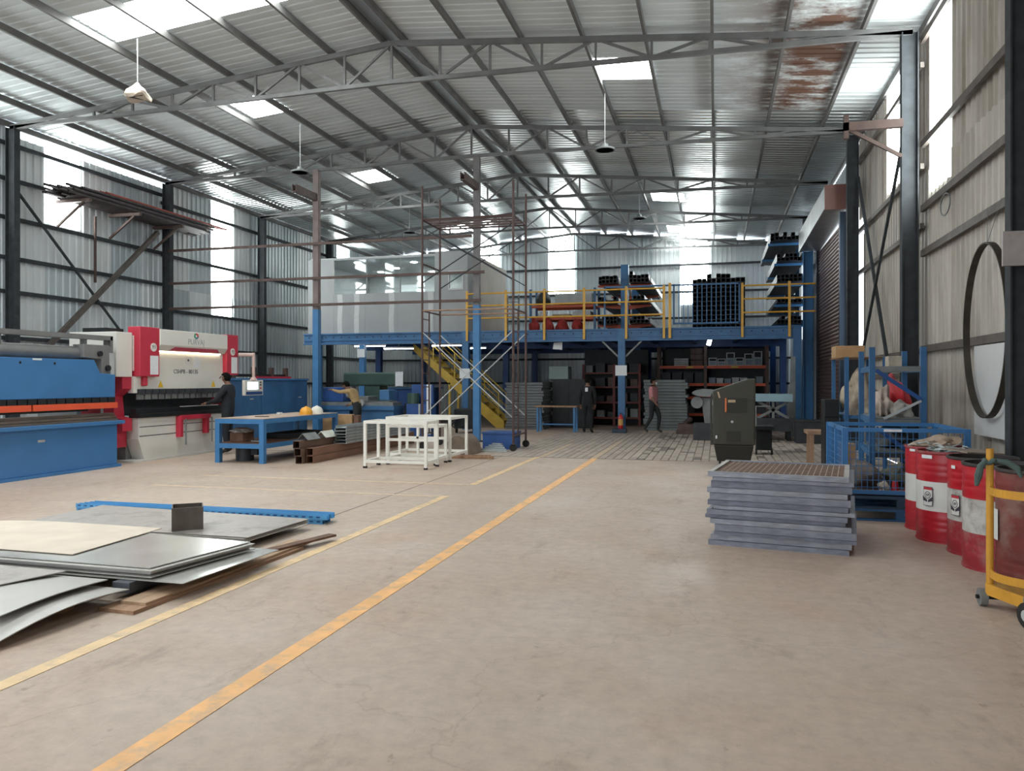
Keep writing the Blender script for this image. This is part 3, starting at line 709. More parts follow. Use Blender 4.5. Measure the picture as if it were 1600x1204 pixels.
def hard_hat(x, y, rz, m, label):
    t = thing('hard_hat', label, 'hard hat', (x, y, 0.872), rz)
    prof = [(0.135, 0.0), (0.138, 0.05), (0.125, 0.10), (0.095, 0.14), (0.05, 0.162), (0.0, 0.168)]
    part('shell', MB().lathe(prof, n=20), m, t, smooth=True)
    part('brim', MB().xy([(0.14 * math.cos(a), 0.14 * math.sin(a)) if abs(a) > 0.9 else (0.215 * math.cos(a * 0.9), 0.16 * math.sin(a)) for a in [(-PI + 2 * PI * k / 28) for k in range(28)]], 0.0, 0.012), m, t)
    part('crest', MB().path([(0.12, 0, 0.10), (0.07, 0, 0.158), (0, 0, 0.172), (-0.07, 0, 0.158), (-0.12, 0, 0.10)], 0.014), m, t)
hard_hat(-8.62, 15.02, 2.4, mat('hat_yellow', (0.78, 0.36, 0.03), 0.4, 0, 0.05), 'orange yellow hard hat on the blue worktable')
hard_hat(-8.60, 15.45, -0.6, mat('hat_white', (0.75, 0.72, 0.65), 0.4, 0, 0.05), 'white hard hat beside the orange one on the worktable')
solo('hand_file', MB().box(-9.05, -8.75, 13.75, 13.79, 0.873, 0.885), BLACK, 'black hand tool lying on the worktable top', 'tool')
solo('small_box', MB().box(-9.3, -9.22, 14.95, 15.06, 0.873, 0.91), PAPER, 'small white box at the back of the worktable top', 'box', bevel=0.004)
# things on and under the shelf
t = thing('wrapped_motor', 'brown motor block covered with crumpled grey cloth on the shelf', 'motor', (-9.2, 13.5, 0.39), world=True)
part('block', MB().box(-9.36, -9.06, 13.35, 13.75, 0.39, 0.58), RUST, t, bevel=0.02)
part('cloth', MB().blob((-9.2, 13.53, 0.605), (0.19, 0.24, 0.06), 5, 0.35), mat('cloth_grey', (0.40, 0.37, 0.35), 0.9, 0, 0.2, 8), t, smooth=True)
solo('spanner', MB().box(-8.98, -8.72, 13.5, 13.54, 0.391, 0.41).cyl((-8.7, 13.52, 0.391), (-8.7, 13.52, 0.415), 0.04, n=8), LGREY, 'grey spanner lying on the worktable shelf', 'spanner')
solo('black_tray', MB().box(-9.2, -8.6, 14.3, 15.7, 0.391, 0.41).box(-9.2, -8.6, 14.3, 14.33, 0.41, 0.5).box(-9.2, -8.6, 15.67, 15.7, 0.41, 0.5).box(-9.2, -9.17, 14.33, 15.67, 0.41, 0.5).box(-8.63, -8.6, 14.33, 15.67, 0.41, 0.5), BLACK, 'shallow black tray at the rear of the worktable shelf', 'tray')
t = thing('gear_motor', 'dark round motor standing on the floor under the worktable', 'motor', (-9.18, 13.6, 0), world=True)
part('housing', MB().cyl((-9.18, 13.6, 0), (-9.18, 13.6, 0.26), 0.18, n=16), DARK, t, smooth=True); part('side_box', MB().box(-8.99, -8.85, 13.52, 13.68, 0.12, 0.27), DARK, t); part('shaft', MB().cyl((-8.85, 13.6, 0.2), (-8.78, 13.6, 0.2), 0.02), BLACK, t)

# square tubes and what lies on them
def sq_tube(x, z, y0, y1, m, label, group, s=0.145):
    w_ = 0.008; mb = MB()
    mb.box(x, x + s, y0, y1, z, z + w_).box(x, x + s, y0, y1, z + s - w_, z + s).box(x, x + w_, y0, y1, z + w_, z + s - w_).box(x + s - w_, x + s, y0, y1, z + w_, z + s - w_)
    solo('square_tube', mb, m, label, 'steel tube', group)
TB = mat('tube_brown', (0.14, 0.085, 0.06), 0.6, 0.3, 0.3, 3, stretch=(3, 0.5, 3)); TB2 = mat('tube_brown_red', (0.20, 0.105, 0.07), 0.6, 0.3, 0.3, 3, stretch=(3, 0.5, 3))
g = 'square steel tubes on the floor'
sq_tube(-7.86, 0.0, 13.3, 18.4, TB, 'brown square tube, bottom of the taller pile of three', g)
sq_tube(-7.86, 0.15, 13.25, 18.3, TB, 'brown square tube, middle of the taller pile of three', g)
sq_tube(-7.87, 0.30, 13.22, 15.6, TB, 'brown square tube, top of the taller pile of three', g)
sq_tube(-7.695, 0.0, 13.42, 18.6, TB2, 'reddish square tube, lower of the pair beside the white frames', g)
sq_tube(-7.695, 0.15, 13.42, 18.6, TB2, 'reddish square tube, upper of the pair under the galvanised stack', g)
for k in range(6):
    solo('galvanised_channel', MB().box(-7.71 + 0.01 * (k % 2), -7.42, 14.55 + 0.04 * ((k * 7) % 3), 18.0, 0.296 + k * 0.064, 0.296 + k * 0.064 + 0.008).box(-7.71 + 0.01 * (k % 2), -7.70 + 0.01 * (k % 2), 14.55 + 0.04 * ((k * 7) % 3), 18.0, 0.304 + k * 0.064, 0.352 + k * 0.064).box(-7.43, -7.42, 14.55, 18.0, 0.304 + k * 0.064, 0.352 + k * 0.064),
         GALV, 'pale galvanised channel in the stack on the brown tubes', 'steel channel', 'galvanised channels stacked on the tubes')
def angle_piece(x, y, m, label, wz=0.115):
    solo('steel_angle', MB().xz([(x - 0.125, 0.447), (x - 0.115, 0.447), (x, 0.447 + wz), (x + 0.115, 0.447), (x + 0.125, 0.447), (x, 0.447 + wz + 0.014)], y, y + 0.5), m, label, 'steel angle')
angle_piece(-7.80, 13.45, GREY, 'dark grey folded angle standing like a roof on the tubes')
angle_piece(-7.79, 14.15, mat('angle_pale', (0.62, 0.62, 0.55), 0.4, 0.2), 'pale folded angle behind the dark one on the tubes')
solo('tan_panel', MB().box(-8.95, -8.2, 16.35, 16.5, 0, 0.82), CARD, 'tan cardboard pack standing behind the worktable leg', 'cardboard pack', bevel=0.01)
solo('brown_board', MB().box(-8.17, -8.05, 16.4, 16.55, 0, 0.80), RUST, 'narrow brown board standing beside the tan cardboard pack', 'board')

# white table frames
def white_frame(x0, x1, y0, y1, h, label, mid=None, open_front=False):
    t = thing('table_frame', label, 'table frame', ((x0 + x1) / 2, (y0 + y1) / 2, 0), group='white table frames', world=True); s = 0.05
    for x in (x0, x1 - s):
        for y in (y0, y1 - s):
            l = part('leg', MB().box(x, x + s, y, y + s, 0.03, h - s), FWHITE, t)
            part('rubber_foot', MB().box(x - 0.005, x + s + 0.005, y - 0.005, y + s + 0.005, 0, 0.035), RUBBER, l)
    for z, nm in ((h - s, 'top_bar'), (0.10, 'lower_bar')):
        for y in (y0, y1 - s): part(nm, MB().box(x0 + s * (z < .5), x1 - s * (z < .5), y, y + s, z, z + s), FWHITE, t)
        for x in (x0, x1 - s): part(nm, MB().box(x, x + s, y0 + s, y1 - s, z, z + s), FWHITE, t)
    if mid:
        part('middle_bar', MB().box(x0 + s, x1 - s, y0, y0 + s, mid, mid + 0.05), FWHITE, t); part('middle_bar', MB().box(x0 + s, x1 - s, y1 - s, y1, mid, mid + 0.05), FWHITE, t)
        xm = (x0 + x1) / 2 - 0.12; part('middle_post', MB().box(xm, xm + 0.045, y1 - s, y1, 0.15, h - s), FWHITE, t)
white_frame(-6.26, -5.02, 12.95, 13.58, 0.87, 'white table frame nearest the yellow line, front of the group')
white_frame(-6.12, -5.10, 13.66, 14.28, 0.76, 'smaller white frame with middle bar nested behind the front frame', mid=0.45)
white_frame(-6.45, -5.06, 14.36, 15.45, 0.88, 'large white table frame, rear of the group beside the brown drum')

# bits by the centre post
solo('brown_drum_cover', MB().prism([(0.30 * math.cos(PI * k / 14) - 4.78 - 0.6, 0.42 * math.sin(PI * k / 14)) for k in range(15)], lambda a, b, tt: (a, tt, b), 15.7, 16.5), mat('drum_brown', (0.20, 0.15, 0.115), 0.7, 0.2, 0.2, 5), 'arched brown steel cover on the floor behind the white frames', 'steel cover', smooth=True)
for k, (a, b, zz) in enumerate((((-5.35, 15.2), (-4.55, 15.42), 0), ((-5.3, 15.05), (-4.4, 15.12), 0.0))):
    solo('floor_batten', MB().bar((*a, 0.03), (*b, 0.03), 0.08, 0.05), WOOD, ('brown batten on the floor before the arched cover', 'longer brown batten on the floor nearest the yellow line')[k], 'batten')
solo('blue_crate', MB().box(-5.3, -4.55, 17.3, 17.95, 0, 0.36).box(-5.32, -4.53, 17.28, 17.97, 0.36, 0.40), BLUED, 'dark blue steel crate standing inside the scaffold base', 'crate')
for k in range(5):
    solo('metal_strip', MB().bar((-5.2 + 0.06 * k, 16.6 + 0.1 * k, 0.02 + 0.035 * k), (-4.52 - 0.05 * k, 16.66 + 0.06 * k, 0.02 + 0.035 * k), 0.07, 0.03), GALV, 'loose silvery metal strip lying at the foot of the scaffold', 'metal strip', 'loose strips by the scaffold')

# scaffold tower
t = thing('scaffold_tower', 'tall rust-brown scaffold tower on casters around the centre post', 'scaffold', (-5.56, 17.5, 0), world=True)
sx0, sx1, sy0, sy1 = -6.66, -4.45, 16.9, 18.1
SCF = mat('scaffold_brown', (0.085, 0.05, 0.045), 0.55, 0.2, 0.3, 6)
for x in (sx0, sx1):
    for y, zt in ((sy0, 6.17), (sy1, 6.13)):
        part('upright', MB().cyl((x, y, 0.15), (x, y, zt), 0.028, n=8), SCF, t)
        wh = part('caster_fork', MB().cyl((x, y, 0.1), (x, y, 0.2), 0.02).box(x - 0.03, x + 0.03, y - 0.02, y + 0.02, 0.13, 0.15), STEEL, t)
        part('caster_wheel', MB().cyl((x, y - 0.02, 0.085), (x, y + 0.02, 0.085), 0.085, n=16), RUBBER, wh)
    for z in (0.35, 3.25, 5.38, 4.35): part('end_bar', MB().cyl((x, sy0, z), (x, sy1, z), 0.02, n=6), SCF, t)
    part('ladder_post', MB().cyl((x + 0.0, sy0 + 0.45, 0.35), (x + 0.0, sy0 + 0.45, 3.25), 0.02, n=6), SCF, t)
    for k in range(9): part('rung', MB().cyl((x, sy0, 0.5 + 0.32 * k), (x, sy0 + 0.45, 0.5 + 0.32 * k), 0.012, n=6), SCF, t)
for y in (sy0, sy1):
    for z in (3.25, 5.38): part('long_bar', MB().cyl((sx0, y, z), (sx1, y, z), 0.022, n=6), SCF if z > 4 else mat('scaffold_tan', (0.30, 0.19, 0.13), 0.6, 0.1, 0.2, 5), t)
    for a, b, m in (((sx0, 2.75), (sx1, 0.75), LGREY), ((sx1, 2.75), (sx0, 0.75), LGREY), ((sx0, 5.2), (sx1, 3.9), STEEL), ((sx1, 5.2), (sx0, 3.9), STEEL)):
        part('cross_brace', MB().cyl((a[0], y, a[1]), (b[0], y, b[1]), 0.014, n=6), m, t)
for k in range(4): part('top_bearer', MB().bar((sx0, sy0 + 0.2 + k * 0.27, 5.40), (sx1, sy0 + 0.2 + k * 0.27, 5.40), 0.04), SCF, t)
# ---------------------------------------------------------------- mezzanine
MY, MZ0, MZ1 = 24.2, 2.86, 3.25
t = thing('mezzanine_platform', 'blue steel mezzanine platform across the back of the shed', 'mezzanine', (-6, 29.5, 0), world=True)
DECK = mat('deck_dark', (0.06, 0.075, 0.10), 0.7, 0.1, 0.2, 2)
part('deck', MB().box(-13.98, 2.45, MY + 0.1, 34.8, 3.17, 3.25), DECK, t)
for x0, x1 in ((-13.98, -13.56), (-13.34, -8.11), (-7.89, -2.96), (-2.74, 2.24)):
    b = part('front_beam', MB().box(x0, x1, MY + 0.02, MY + 0.09, MZ0, MZ1 - 0.003).box(x0, x1, MY - 0.03, MY + 0.02, MZ1 - 0.05, MZ1 - 0.003).box(x0, x1, MY - 0.03, MY + 0.02, MZ0, MZ0 + 0.05).box(x0, x1, MY - 0.005, MY + 0.02, 2.99, 3.03), BLUE, t)
    q = MB(); n = int((x1 - x0) / 0.3)
    for k in range(n): q.cyl((x0 + 0.2 + 0.3 * k, MY + 0.005, 3.11), (x0 + 0.2 + 0.3 * k, MY + 0.03, 3.11), 0.022, n=8)
    part('bolt_holes', q, BLACK, b, kind='stuff')
for x in (-13.45, -8.0, -2.85, 2.35):
    for y in (MY + 0.05, 29.3, 34.3):
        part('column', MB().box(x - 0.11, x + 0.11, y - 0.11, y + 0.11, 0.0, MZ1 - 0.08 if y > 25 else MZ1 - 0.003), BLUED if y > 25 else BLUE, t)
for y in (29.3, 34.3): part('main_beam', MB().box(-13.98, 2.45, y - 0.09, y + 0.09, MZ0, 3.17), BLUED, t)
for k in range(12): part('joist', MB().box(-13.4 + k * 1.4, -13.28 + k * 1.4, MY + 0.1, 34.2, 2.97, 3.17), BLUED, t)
for x, s in ((-2.85, 1), (-2.85, -1)): part('knee_brace', MB().bar((x + s * 0.1, MY + 0.05, 2.35), (x + s * 0.62, MY + 0.05, 2.86), 0.05), GREY, t)

# railing
def railing(x0, x1, posts, label):
    t = thing('safety_railing', label, 'railing', ((x0 + x1) / 2, MY - 0.06, 2.9), world=True)
    for x in posts: part('post', MB().box(x - 0.035, x + 0.035, MY - 0.10, MY - 0.035, 2.92, 4.56), YELL, t)
    for z in (4.47, 4.07, 3.66): part('rail', MB().cyl((x0, MY - 0.068, z), (x1, MY - 0.068, z), 0.026, n=8), YELL, t)
railing(-7.95, -1.5, (-7.93, -6.6, -5.32, -4.03, -2.7, -1.54), 'long yellow safety railing left of the blue gate')
railing(0.75, 2.85, (0.78, 2.12), 'short yellow safety railing right of the blue gate')
t = thing('sliding_gate', 'blue barred gate between the two yellow railings', 'gate', (-0.3, MY, 3.3), world=True)
part('gate_frame', MB().bar((-3.4, MY + 0.12, 4.57), (0.74, MY + 0.12, 4.57), 0.05).bar((-1.25, MY + 0.12, 3.38), (0.74, MY + 0.12, 3.38), 0.05).bar((-1.25, MY + 0.12, 3.35), (-1.25, MY + 0.12, 4.6), 0.05).bar((0.7, MY + 0.12, 3.35), (0.7, MY + 0.12, 4.6), 0.05).bar((-3.4, MY + 0.12, 3.26), (-3.4, MY + 0.12, 4.58), 0.05), BLUE, t)
for k in range(13): part('baluster', MB().bar((-1.1 + k * 0.14, MY + 0.12, 3.4), (-1.1 + k * 0.14, MY + 0.12, 4.55), 0.022), TBLUE, t)
solo('gate_post', MB().box(-1.40, -1.32, MY - 0.12, MY - 0.04, 2.92, 4.62), YELL, 'single yellow post at the left end of the blue gate', 'post')

# office on the mezzanine
t = thing('site_office', 'grey plasterboard office with glazed front on the mezzanine', 'office', (-10.9, 26.6, 3.25), world=True)
GYP = mat('gypsum_grey', (0.31, 0.32, 0.325), 0.8, 0, 0.05, 2); GYPW = mat('joint_white', (0.48, 0.49, 0.49), 0.8, 0, 0.05, 8); GYPT = mat('gypsum_tan', (0.45, 0.41, 0.36), 0.8, 0, 0.06, 2)
ox0, ox1, oy0, oy1 = -13.9, -7.98, 24.34, 29.2
for a, b in ((ox0, -12.9), (-12.9, -11.7), (-11.7, -10.5), (-10.5, -9.14), (-9.14, ox1)):
    top = 4.62 if -12.95 < a < -9.2 else (5.85 if a < -13 else 5.95)
    part('front_panel', MB().box(a + 0.002, b - 0.002, oy0, oy0 + 0.06, 3.25, top if a != -9.14 else 4.68), GYP, t)
part('front_panel', MB().box(-9.14, -8.62, oy0, oy0 + 0.06, 4.68, 5.95).box(-8.17, ox1, oy0, oy0 + 0.06, 4.68, 5.95).box(-8.62, -8.17, oy0, oy0 + 0.06, 5.25, 5.95), GYP, t)
for x in (-12.66, -12.02, -10.72, -9.3):
    part('joint_strip', MB().xz([(x - 0.08, 3.25), (x + 0.1, 3.25), (x + 0.09, 3.8), (x + 0.12, 4.3), (x + 0.1, 4.61), (x - 0.1, 4.61), (x - 0.07, 4.2), (x - 0.1, 3.7)], oy0 - 0.004, oy0), GYPW, t)
OG = glass_mat('office_glass', (0.88, 0.96, 0.98), 0.955, 0.03)
for a, b in ((-12.9, -11.65), (-11.65, -10.4), (-10.4, -9.14)):
    g_ = part('glass_pane', MB().box(a + 0.015, b - 0.015, oy0 + 0.02, oy0 + 0.035, 4.62, 5.80), OG, t)
    part('glazing_bar', MB().box(b - 0.015, b + 0.015, oy0 + 0.01, oy0 + 0.05, 4.62, 5.82), GREY, t)
part('glazing_bar', MB().box(-12.9, -9.14, oy0, oy0 + 0.06, 5.80, 5.86), GYP, t)
part('small_window', MB().box(-8.6, -8.19, oy0 + 0.02, oy0 + 0.035, 4.7, 5.23), OG, t)
part('window_trim', MB().box(-8.66, -8.13, oy0 - 0.012, oy0, 4.64, 4.70).box(-8.66, -8.62, oy0 - 0.012, oy0, 4.70, 5.25).box(-8.17, -8.13, oy0 - 0.012, oy0, 4.70, 5.25).box(-8.66, -8.13, oy0 - 0.012, oy0, 5.25, 5.29), GYPW, t)
for k in range(4): part('side_panel', MB().box(ox1 - 0.06, ox1, 24.40 + k * 1.2 + 0.002, 25.6 + k * 1.2 - 0.002, 3.25, 5.95), GYPT if k else GYP, t)
part('left_wall', MB().box(ox0, ox0 + 0.06, 24.40, oy1, 3.25, 5.85), GYP, t)
part('back_wall', MB().box(ox0, ox1, oy1, oy1 + 0.06, 3.25, 5.95), GYPW, t)
oc = part('office_ceiling', MB().box(ox0 + 0.06, ox1 - 0.06, 24.42, oy1, 5.84, 5.90), GYPW, t)
DL = mat('downlight', (1.0, 0.97, 0.9), emit=150.0)
for x, y in ((-12.4, 25.2), (-11.6, 26.8), (-10.4, 25.6), (-9.5, 26.8), (-12.6, 27.6), (-10.6, 28.0)):
    part('downlight', MB().cyl((x, y, 5.83), (x, y, 5.845), 0.11, n=14), DL, oc)
part('office_desk', MB().box(-12.0, -10.6, 26.0, 26.7, 3.95, 4.0).box(-12.0, -11.95, 26.0, 26.7, 3.25, 3.95).box(-10.65, -10.6, 26.0, 26.7, 3.25, 3.95), WOOD, t)
solo('split_unit', MB().box(-12.4, -11.6, 28.95, 29.18, 5.2, 5.5), PAPER, 'white air conditioner seen through the office glass', 'air conditioner', bevel=0.03)
solo('leaning_pole', MB().bar((-7.75, 24.6, 3.26), (-7.88, 24.75, 5.0), 0.08), BLACK, 'dark strip leaning against the office corner', 'pole')
t = thing('grey_ladder', 'grey ladder standing beside the office side wall', 'ladder', (-7.55, 28.6, 3.25), world=True)
for x in (-7.75, -7.3): part('stile', MB().box(x - 0.03, x + 0.03, 28.55, 28.6, 3.25, 4.9), GREY, t)
for k in range(5): part('rung', MB().box(-7.72, -7.33, 28.56, 28.59, 3.5 + 0.28 * k, 3.53 + 0.28 * k), GREY, t)

# racks on the mezzanine
t = thing('cantilever_rack', 'blue cantilever rack with red arms in the middle of the mezzanine', 'rack', (-3.1, 29, 3.25), world=True)
for y in (27.6, 31.4):
    part('mast', MB().box(-3.27, -3.0, y - 0.1, y + 0.1, 3.25, 5.75), TBLUE, t)
    for z in (3.55, 4.25, 4.98):
        part('arm', MB().xz([(-4.1, z), (-3.0, z - 0.1), (-2.2, z), (-2.2, z + 0.06), (-4.1, z + 0.06)], y - 0.05, y + 0.05), ORANGE, t)
part('base', MB().box(-4.1, -1.9, 27.4, 27.8, 3.25, 3.36).box(-4.1, -1.9, 31.2, 31.6, 3.25, 3.36), ORANGE, t)
def tube_bundle(x0, z0, nx, nz, s, y0, y1, m, label, group, gap=0.006, drop=0):
    mb = MB(); w_ = s * 0.12
    mb.box(0, s, y0, y1, 0, w_).box(0, s, y0, y1, s - w_, s).box(0, w_, y0, y1, w_, s - w_).box(s - w_, s, y0, y1, w_, s - w_)
    me = mb.mesh('stored_tube'); me.materials.append(m)
    for j in range(nz):
        for i in range(nx):
            if j == nz - 1 and random.random() < drop: continue
            o = inst('stored_tube', me, (x0 + i * (s + gap), random.uniform(-0.12, 0.12), z0 + j * (s + 0.004)))
            tag(o, label, 'steel tube', group)
TD = mat('tube_dark', (0.035, 0.037, 0.04), 0.5, 0.4, 0.3, 5)
for z, lv in ((3.612, 'lowest'), (4.312, 'middle'), (5.042, 'top')):
    tube_bundle(-4.02, z, 5, 2, 0.13, 27.1, 32.6, TD, 'dark steel tube on the left %s arm of the central rack' % lv, 'tubes left %s central rack' % lv, drop=0.3)
    tube_bundle(-2.92, z, 5, 3 if z > 5 else 2, 0.13, 27.0, 32.8, TD, 'dark steel tube on the right %s arm of the central rack' % lv, 'tubes right %s central rack' % lv, drop=0.3)
    solo('flat_bar', MB().box(-2.2, -2.16, 27.0, 32.8, z, z + 0.16), LGREY, 'pale flat bar along the right edge of the %s central rack arm' % lv, 'flat bar')
tube_bundle(-0.78, 3.26, 11, 13, 0.155, 27.6, 33.0, TD, 'dark square tube in the big block stored behind the blue gate', 'block of tubes behind the gate', drop=0.45)
t = thing('wall_rack', 'blue cantilever rack with five levels against the right wall', 'rack', (2.8, 29, 3.25), world=True)
for y in (27.9, 31.5): part('mast', MB().box(2.98, 3.12, y - 0.08, y + 0.08, 3.25, 6.85), TBLUE, t)
for y in (27.9, 31.5):
    for k, z in enumerate((3.45, 4.15, 4.85, 5.55, 6.25)):
        part('arm', MB().box(1.75 if k == 4 else 1.95, 2.98, y - 0.05, y + 0.05, z, z + 0.08), TBLUE, t)
for k, z in enumerate((3.532, 4.232, 4.932, 5.632, 6.332)):
    tube_bundle(1.8 if k == 4 else 2.0, z, 8 if k == 4 else 7, 2, 0.125, 27.3, 33.2, TD, 'dark tube on level %s of the right wall rack' % ('one', 'two', 'three', 'four', 'five')[k], 'tubes wall rack level %s' % ('one', 'two', 'three', 'four', 'five')[k], drop=0.4)
# orange-beamed shelf with boards and red bags
t = thing('pallet_rack', 'orange beamed rack with grey boards behind the yellow railing', 'rack', (-5.2, 28.3, 3.25), world=True)
for x in (-6.65, -4.25):
    for y in (27.8, 28.8): part('upright', MB().box(x - 0.04, x + 0.04, y - 0.04, y + 0.04, 3.25, 5.0), BLUE, t)
for z in (3.85, 4.3):
    for y in (27.8, 28.8): part('beam', MB().box(-6.61, -4.29, y - 0.03, y + 0.03, z, z + 0.09), ORANGE, t)
part('shelf_board', MB().box(-6.6, -4.3, 27.83, 28.77, 3.94, 3.96).box(-6.6, -4.3, 27.83, 28.77, 4.39, 4.41), WOOD, t)
for k in range(7): solo('grey_board', MB().box(-5.75 + 0.02 * (k % 3), -4.35, 27.75, 28.75, 4.411 + k * 0.058, 4.462 + k * 0.058), LGREY, 'grey board in the stack on the upper orange beams', 'board', 'grey boards on the orange rack')
solo('dark_bag', MB().blob((-6.25, 28.2, 4.62), (0.26, 0.3, 0.34), 3, 0.2), DARK, 'dark sack at the left end of the orange rack', 'sack', smooth=True)
solo('white_bag', MB().blob((-6.25, 28.1, 4.06), (0.18, 0.2, 0.15), 9, 0.3), PAPER, 'crumpled white bag on the lower orange beams', 'bag', smooth=True)
for k, x in enumerate((-5.5, -4.75)): solo('timber_pack', MB().box(x - 0.32, x + 0.34, 27.8, 28.7, 3.961, 4.06 + 0.1 * k), (mat('timber_tan', (0.40, 0.28, 0.17), 0.7, 0, 0.2, 5), LGREY)[k], ('tan timber pack on the lower orange beams', 'light grey pack on the lower orange beams')[k], 'pack')
RB = mat('red_sack', (0.36, 0.03, 0.025), 0.75, 0, 0.25, 5)
for k, (x, r) in enumerate(((-6.4, 0.2), (-5.9, 0.22), (-5.35, 0.24), (-4.82, 0.2))):
    solo('red_sack', MB().blob((x, 27.35 + 0.08 * (k % 2), 3.25 + 0.6 * 0.36), (r, 0.28, 0.36), 20 + k, 0.25), RB, ('leftmost of four red sacks under the orange rack', 'second from left of four red sacks under the orange rack', 'third from left of four red sacks under the orange rack', 'rightmost of four red sacks under the orange rack')[k], 'sack', 'red sacks on the mezzanine', smooth=True)

# ---------------------------------------------------------------- beneath the mezzanine
TUBE = mat('tube_light', (0.86, 0.94, 1.0), emit=9.0)
def tube_light(px0, px1, py, y, label):
    a = on_y(px0, py, y); b = on_y(px1, py, y); z = min(a.z, 2.82)
    t = thing('tube_light', label, 'tube light', ((a.x + b.x) / 2, y, z), group='fluorescent tubes under the mezzanine', world=True)
    part('batten', MB().box(a.x, b.x, y - 0.03, y + 0.03, z + 0.02, z + 0.07), PAPER, t)
    part('lamp_tube', MB().cyl((a.x + 0.03, y, z), (b.x - 0.03, y, z), 0.018, n=10), TUBE, t)
    part('hanger', MB().box((a.x + b.x) / 2 - 0.01, (a.x + b.x) / 2 + 0.01, y - 0.01, y + 0.01, z + 0.07, 2.97), LGREY, t)
tube_light(553, 603, 540, 24.75, 'leftmost lit tube light under the mezzanine')
tube_light(599, 648, 545, 25.5, 'second lit tube light from the left under the mezzanine')
tube_light(674, 722, 540, 25.0, 'third lit tube light from the left, above the yellow stairs')
tube_light(731, 760, 544, 26.2, 'rightmost lit tube light, behind the blue centre post')
t = thing('spot_lamp', 'small bright lamp hanging under the mezzanine above the shelving', 'lamp', (0.0, 27, 2.6), world=True)
a = on_y(1107, 534, 27.0)
part('lamp_head', MB().cyl((a.x, 27, a.z - 0.1), (a.x + 0.06, 27.05, a.z + 0.12), 0.07, n=12), mat('spot_glow', (0.9, 0.96, 1.0), emit=9.0), t, smooth=True)
part('stem', MB().cyl((a.x + 0.06, 27.05, a.z + 0.12), (a.x + 0.06, 27.05, 2.97), 0.012, n=6), DARK, t)

# stairs
t = thing('steel_staircase', 'yellow steel staircase climbing left to the mezzanine', 'staircase', (-8.6, 25.7, 0), world=True)
SY = mat('stair_yellow', (0.55, 0.36, 0.05), 0.5, 0, 0.12, 5)
s0, s1, zs0, zs1 = -6.95, -10.25, 0.0, 2.92
for y in (25.2, 26.15): part('stringer', MB().prism([(s0, 0), (s0 + 0.0, 0.24), (s1, zs1), (s1, zs1 - 0.26), (s0 - 0.28, 0)], lambda a, b, tt: (a, tt, b), y - 0.03, y + 0.03), SY, t)
for k in range(13):
    f = (k + 1) / 14.0; x = s0 + (s1 - s0) * f; z = zs1 * f
    part('tread', MB().box(x - 0.13, x + 0.13, 25.23, 26.12, z - 0.015, z + 0.015), GREY if k % 2 else SY, t)
for y in (25.2, 26.15):
    for f in (0.06, 0.30, 0.54, 0.78): 
        x = s0 + (s1 - s0) * f; z = zs1 * f; part('rail_post', MB().cyl((x, y, z + 0.1), (x, y, min(z + 1.0, 2.84) if f > .6 else z + 1.0), 0.02, n=8), SY, t)
    for dz in (0.55, 1.0):
        f1 = 0.64 if dz > .9 else 0.78
        part('handrail', MB().cyl((s0 + (s1 - s0) * 0.06, y, zs1 * 0.06 + dz), (s0 + (s1 - s0) * f1, y, zs1 * f1 + dz), 0.02, n=8), SY, t)
part('prop', MB().box(-8.95, -8.88, 25.17, 25.24, 0, 1.55), SY, t); part('prop', MB().box(-8.95, -8.88, 26.1, 26.17, 0, 1.55), SY, t)
# notices on the columns
for x, z, lb in ((-2.85, 1.93, 'white paper notice on the middle blue column above the extinguisher'), (-8.0, 1.85, 'white paper notice on the blue column by the stairs')):
    solo('paper_notice', MB().box(x - 0.19, x + 0.17, 24.125, 24.132, z - 0.16, z + 0.16), PAPER, lb, 'notice')
a = on_y(873, 538, 24.4); solo('hanging_sheet', MB().xz([(a.x - 0.16, 2.84), (a.x + 0.12, 2.86), (a.x + 0.11, 2.6), (a.x + 0.02, 2.62), (a.x - 0.2, 2.63)], 24.40, 24.41), PAPER, 'white paper sheet hanging from the edge of the mezzanine', 'notice')

# lathe bench, pillar drill and green machine at left under the mezzanine
t = thing('lathe', 'blue lathe with pale bed where the man in khaki works', 'lathe', (-10.2, 19.9, 0), world=True)
part('cabinet', MB().box(-11.0, -10.1, 20.0, 20.7, 0, 0.78).box(-9.9, -8.75, 20.0, 20.7, 0, 0.78), BLUE, t)
part('bed', MB().box(-11.0, -8.75, 19.98, 20.6, 0.9, 1.0), GREY, t); part('drip_tray', MB().box(-11.0, -8.7, 19.92, 20.75, 0.78, 0.9), BLUE, t)
part('headstock', MB().box(-10.95, -10.3, 20.0, 20.6, 1.0, 1.42), BLUED, t, bevel=0.02); part('chuck', MB().cyl((-10.3, 20.3, 1.24), (-10.15, 20.3, 1.24), 0.14, n=16), LGREY, t)
part('tailstock', MB().box(-9.2, -8.9, 20.05, 20.5, 1.05, 1.35), BLUE, t, bevel=0.02)
part('carriage', MB().box(-9.9, -9.5, 19.95, 20.6, 1.05, 1.16), GREY, t); part('handwheel', MB().cyl((-9.7, 19.95, 0.98), (-9.7, 19.88, 0.98), 0.1, n=14), LGREY, t)
t = thing('milling_machine', 'dark green milling machine behind the lathe', 'milling machine', (-10.3, 21.8, 0), world=True)
GRN = mat('machine_green', (0.035, 0.075, 0.06), 0.5, 0.1, 0.15, 3)
part('column', MB().box(-10.4, -9.9, 21.6, 22.2, 0, 1.5), GRN, t, bevel=0.02); part('ram_head', MB().box(-11.1, -9.3, 21.55, 22.1, 1.45, 1.86), GRN, t, bevel=0.05)
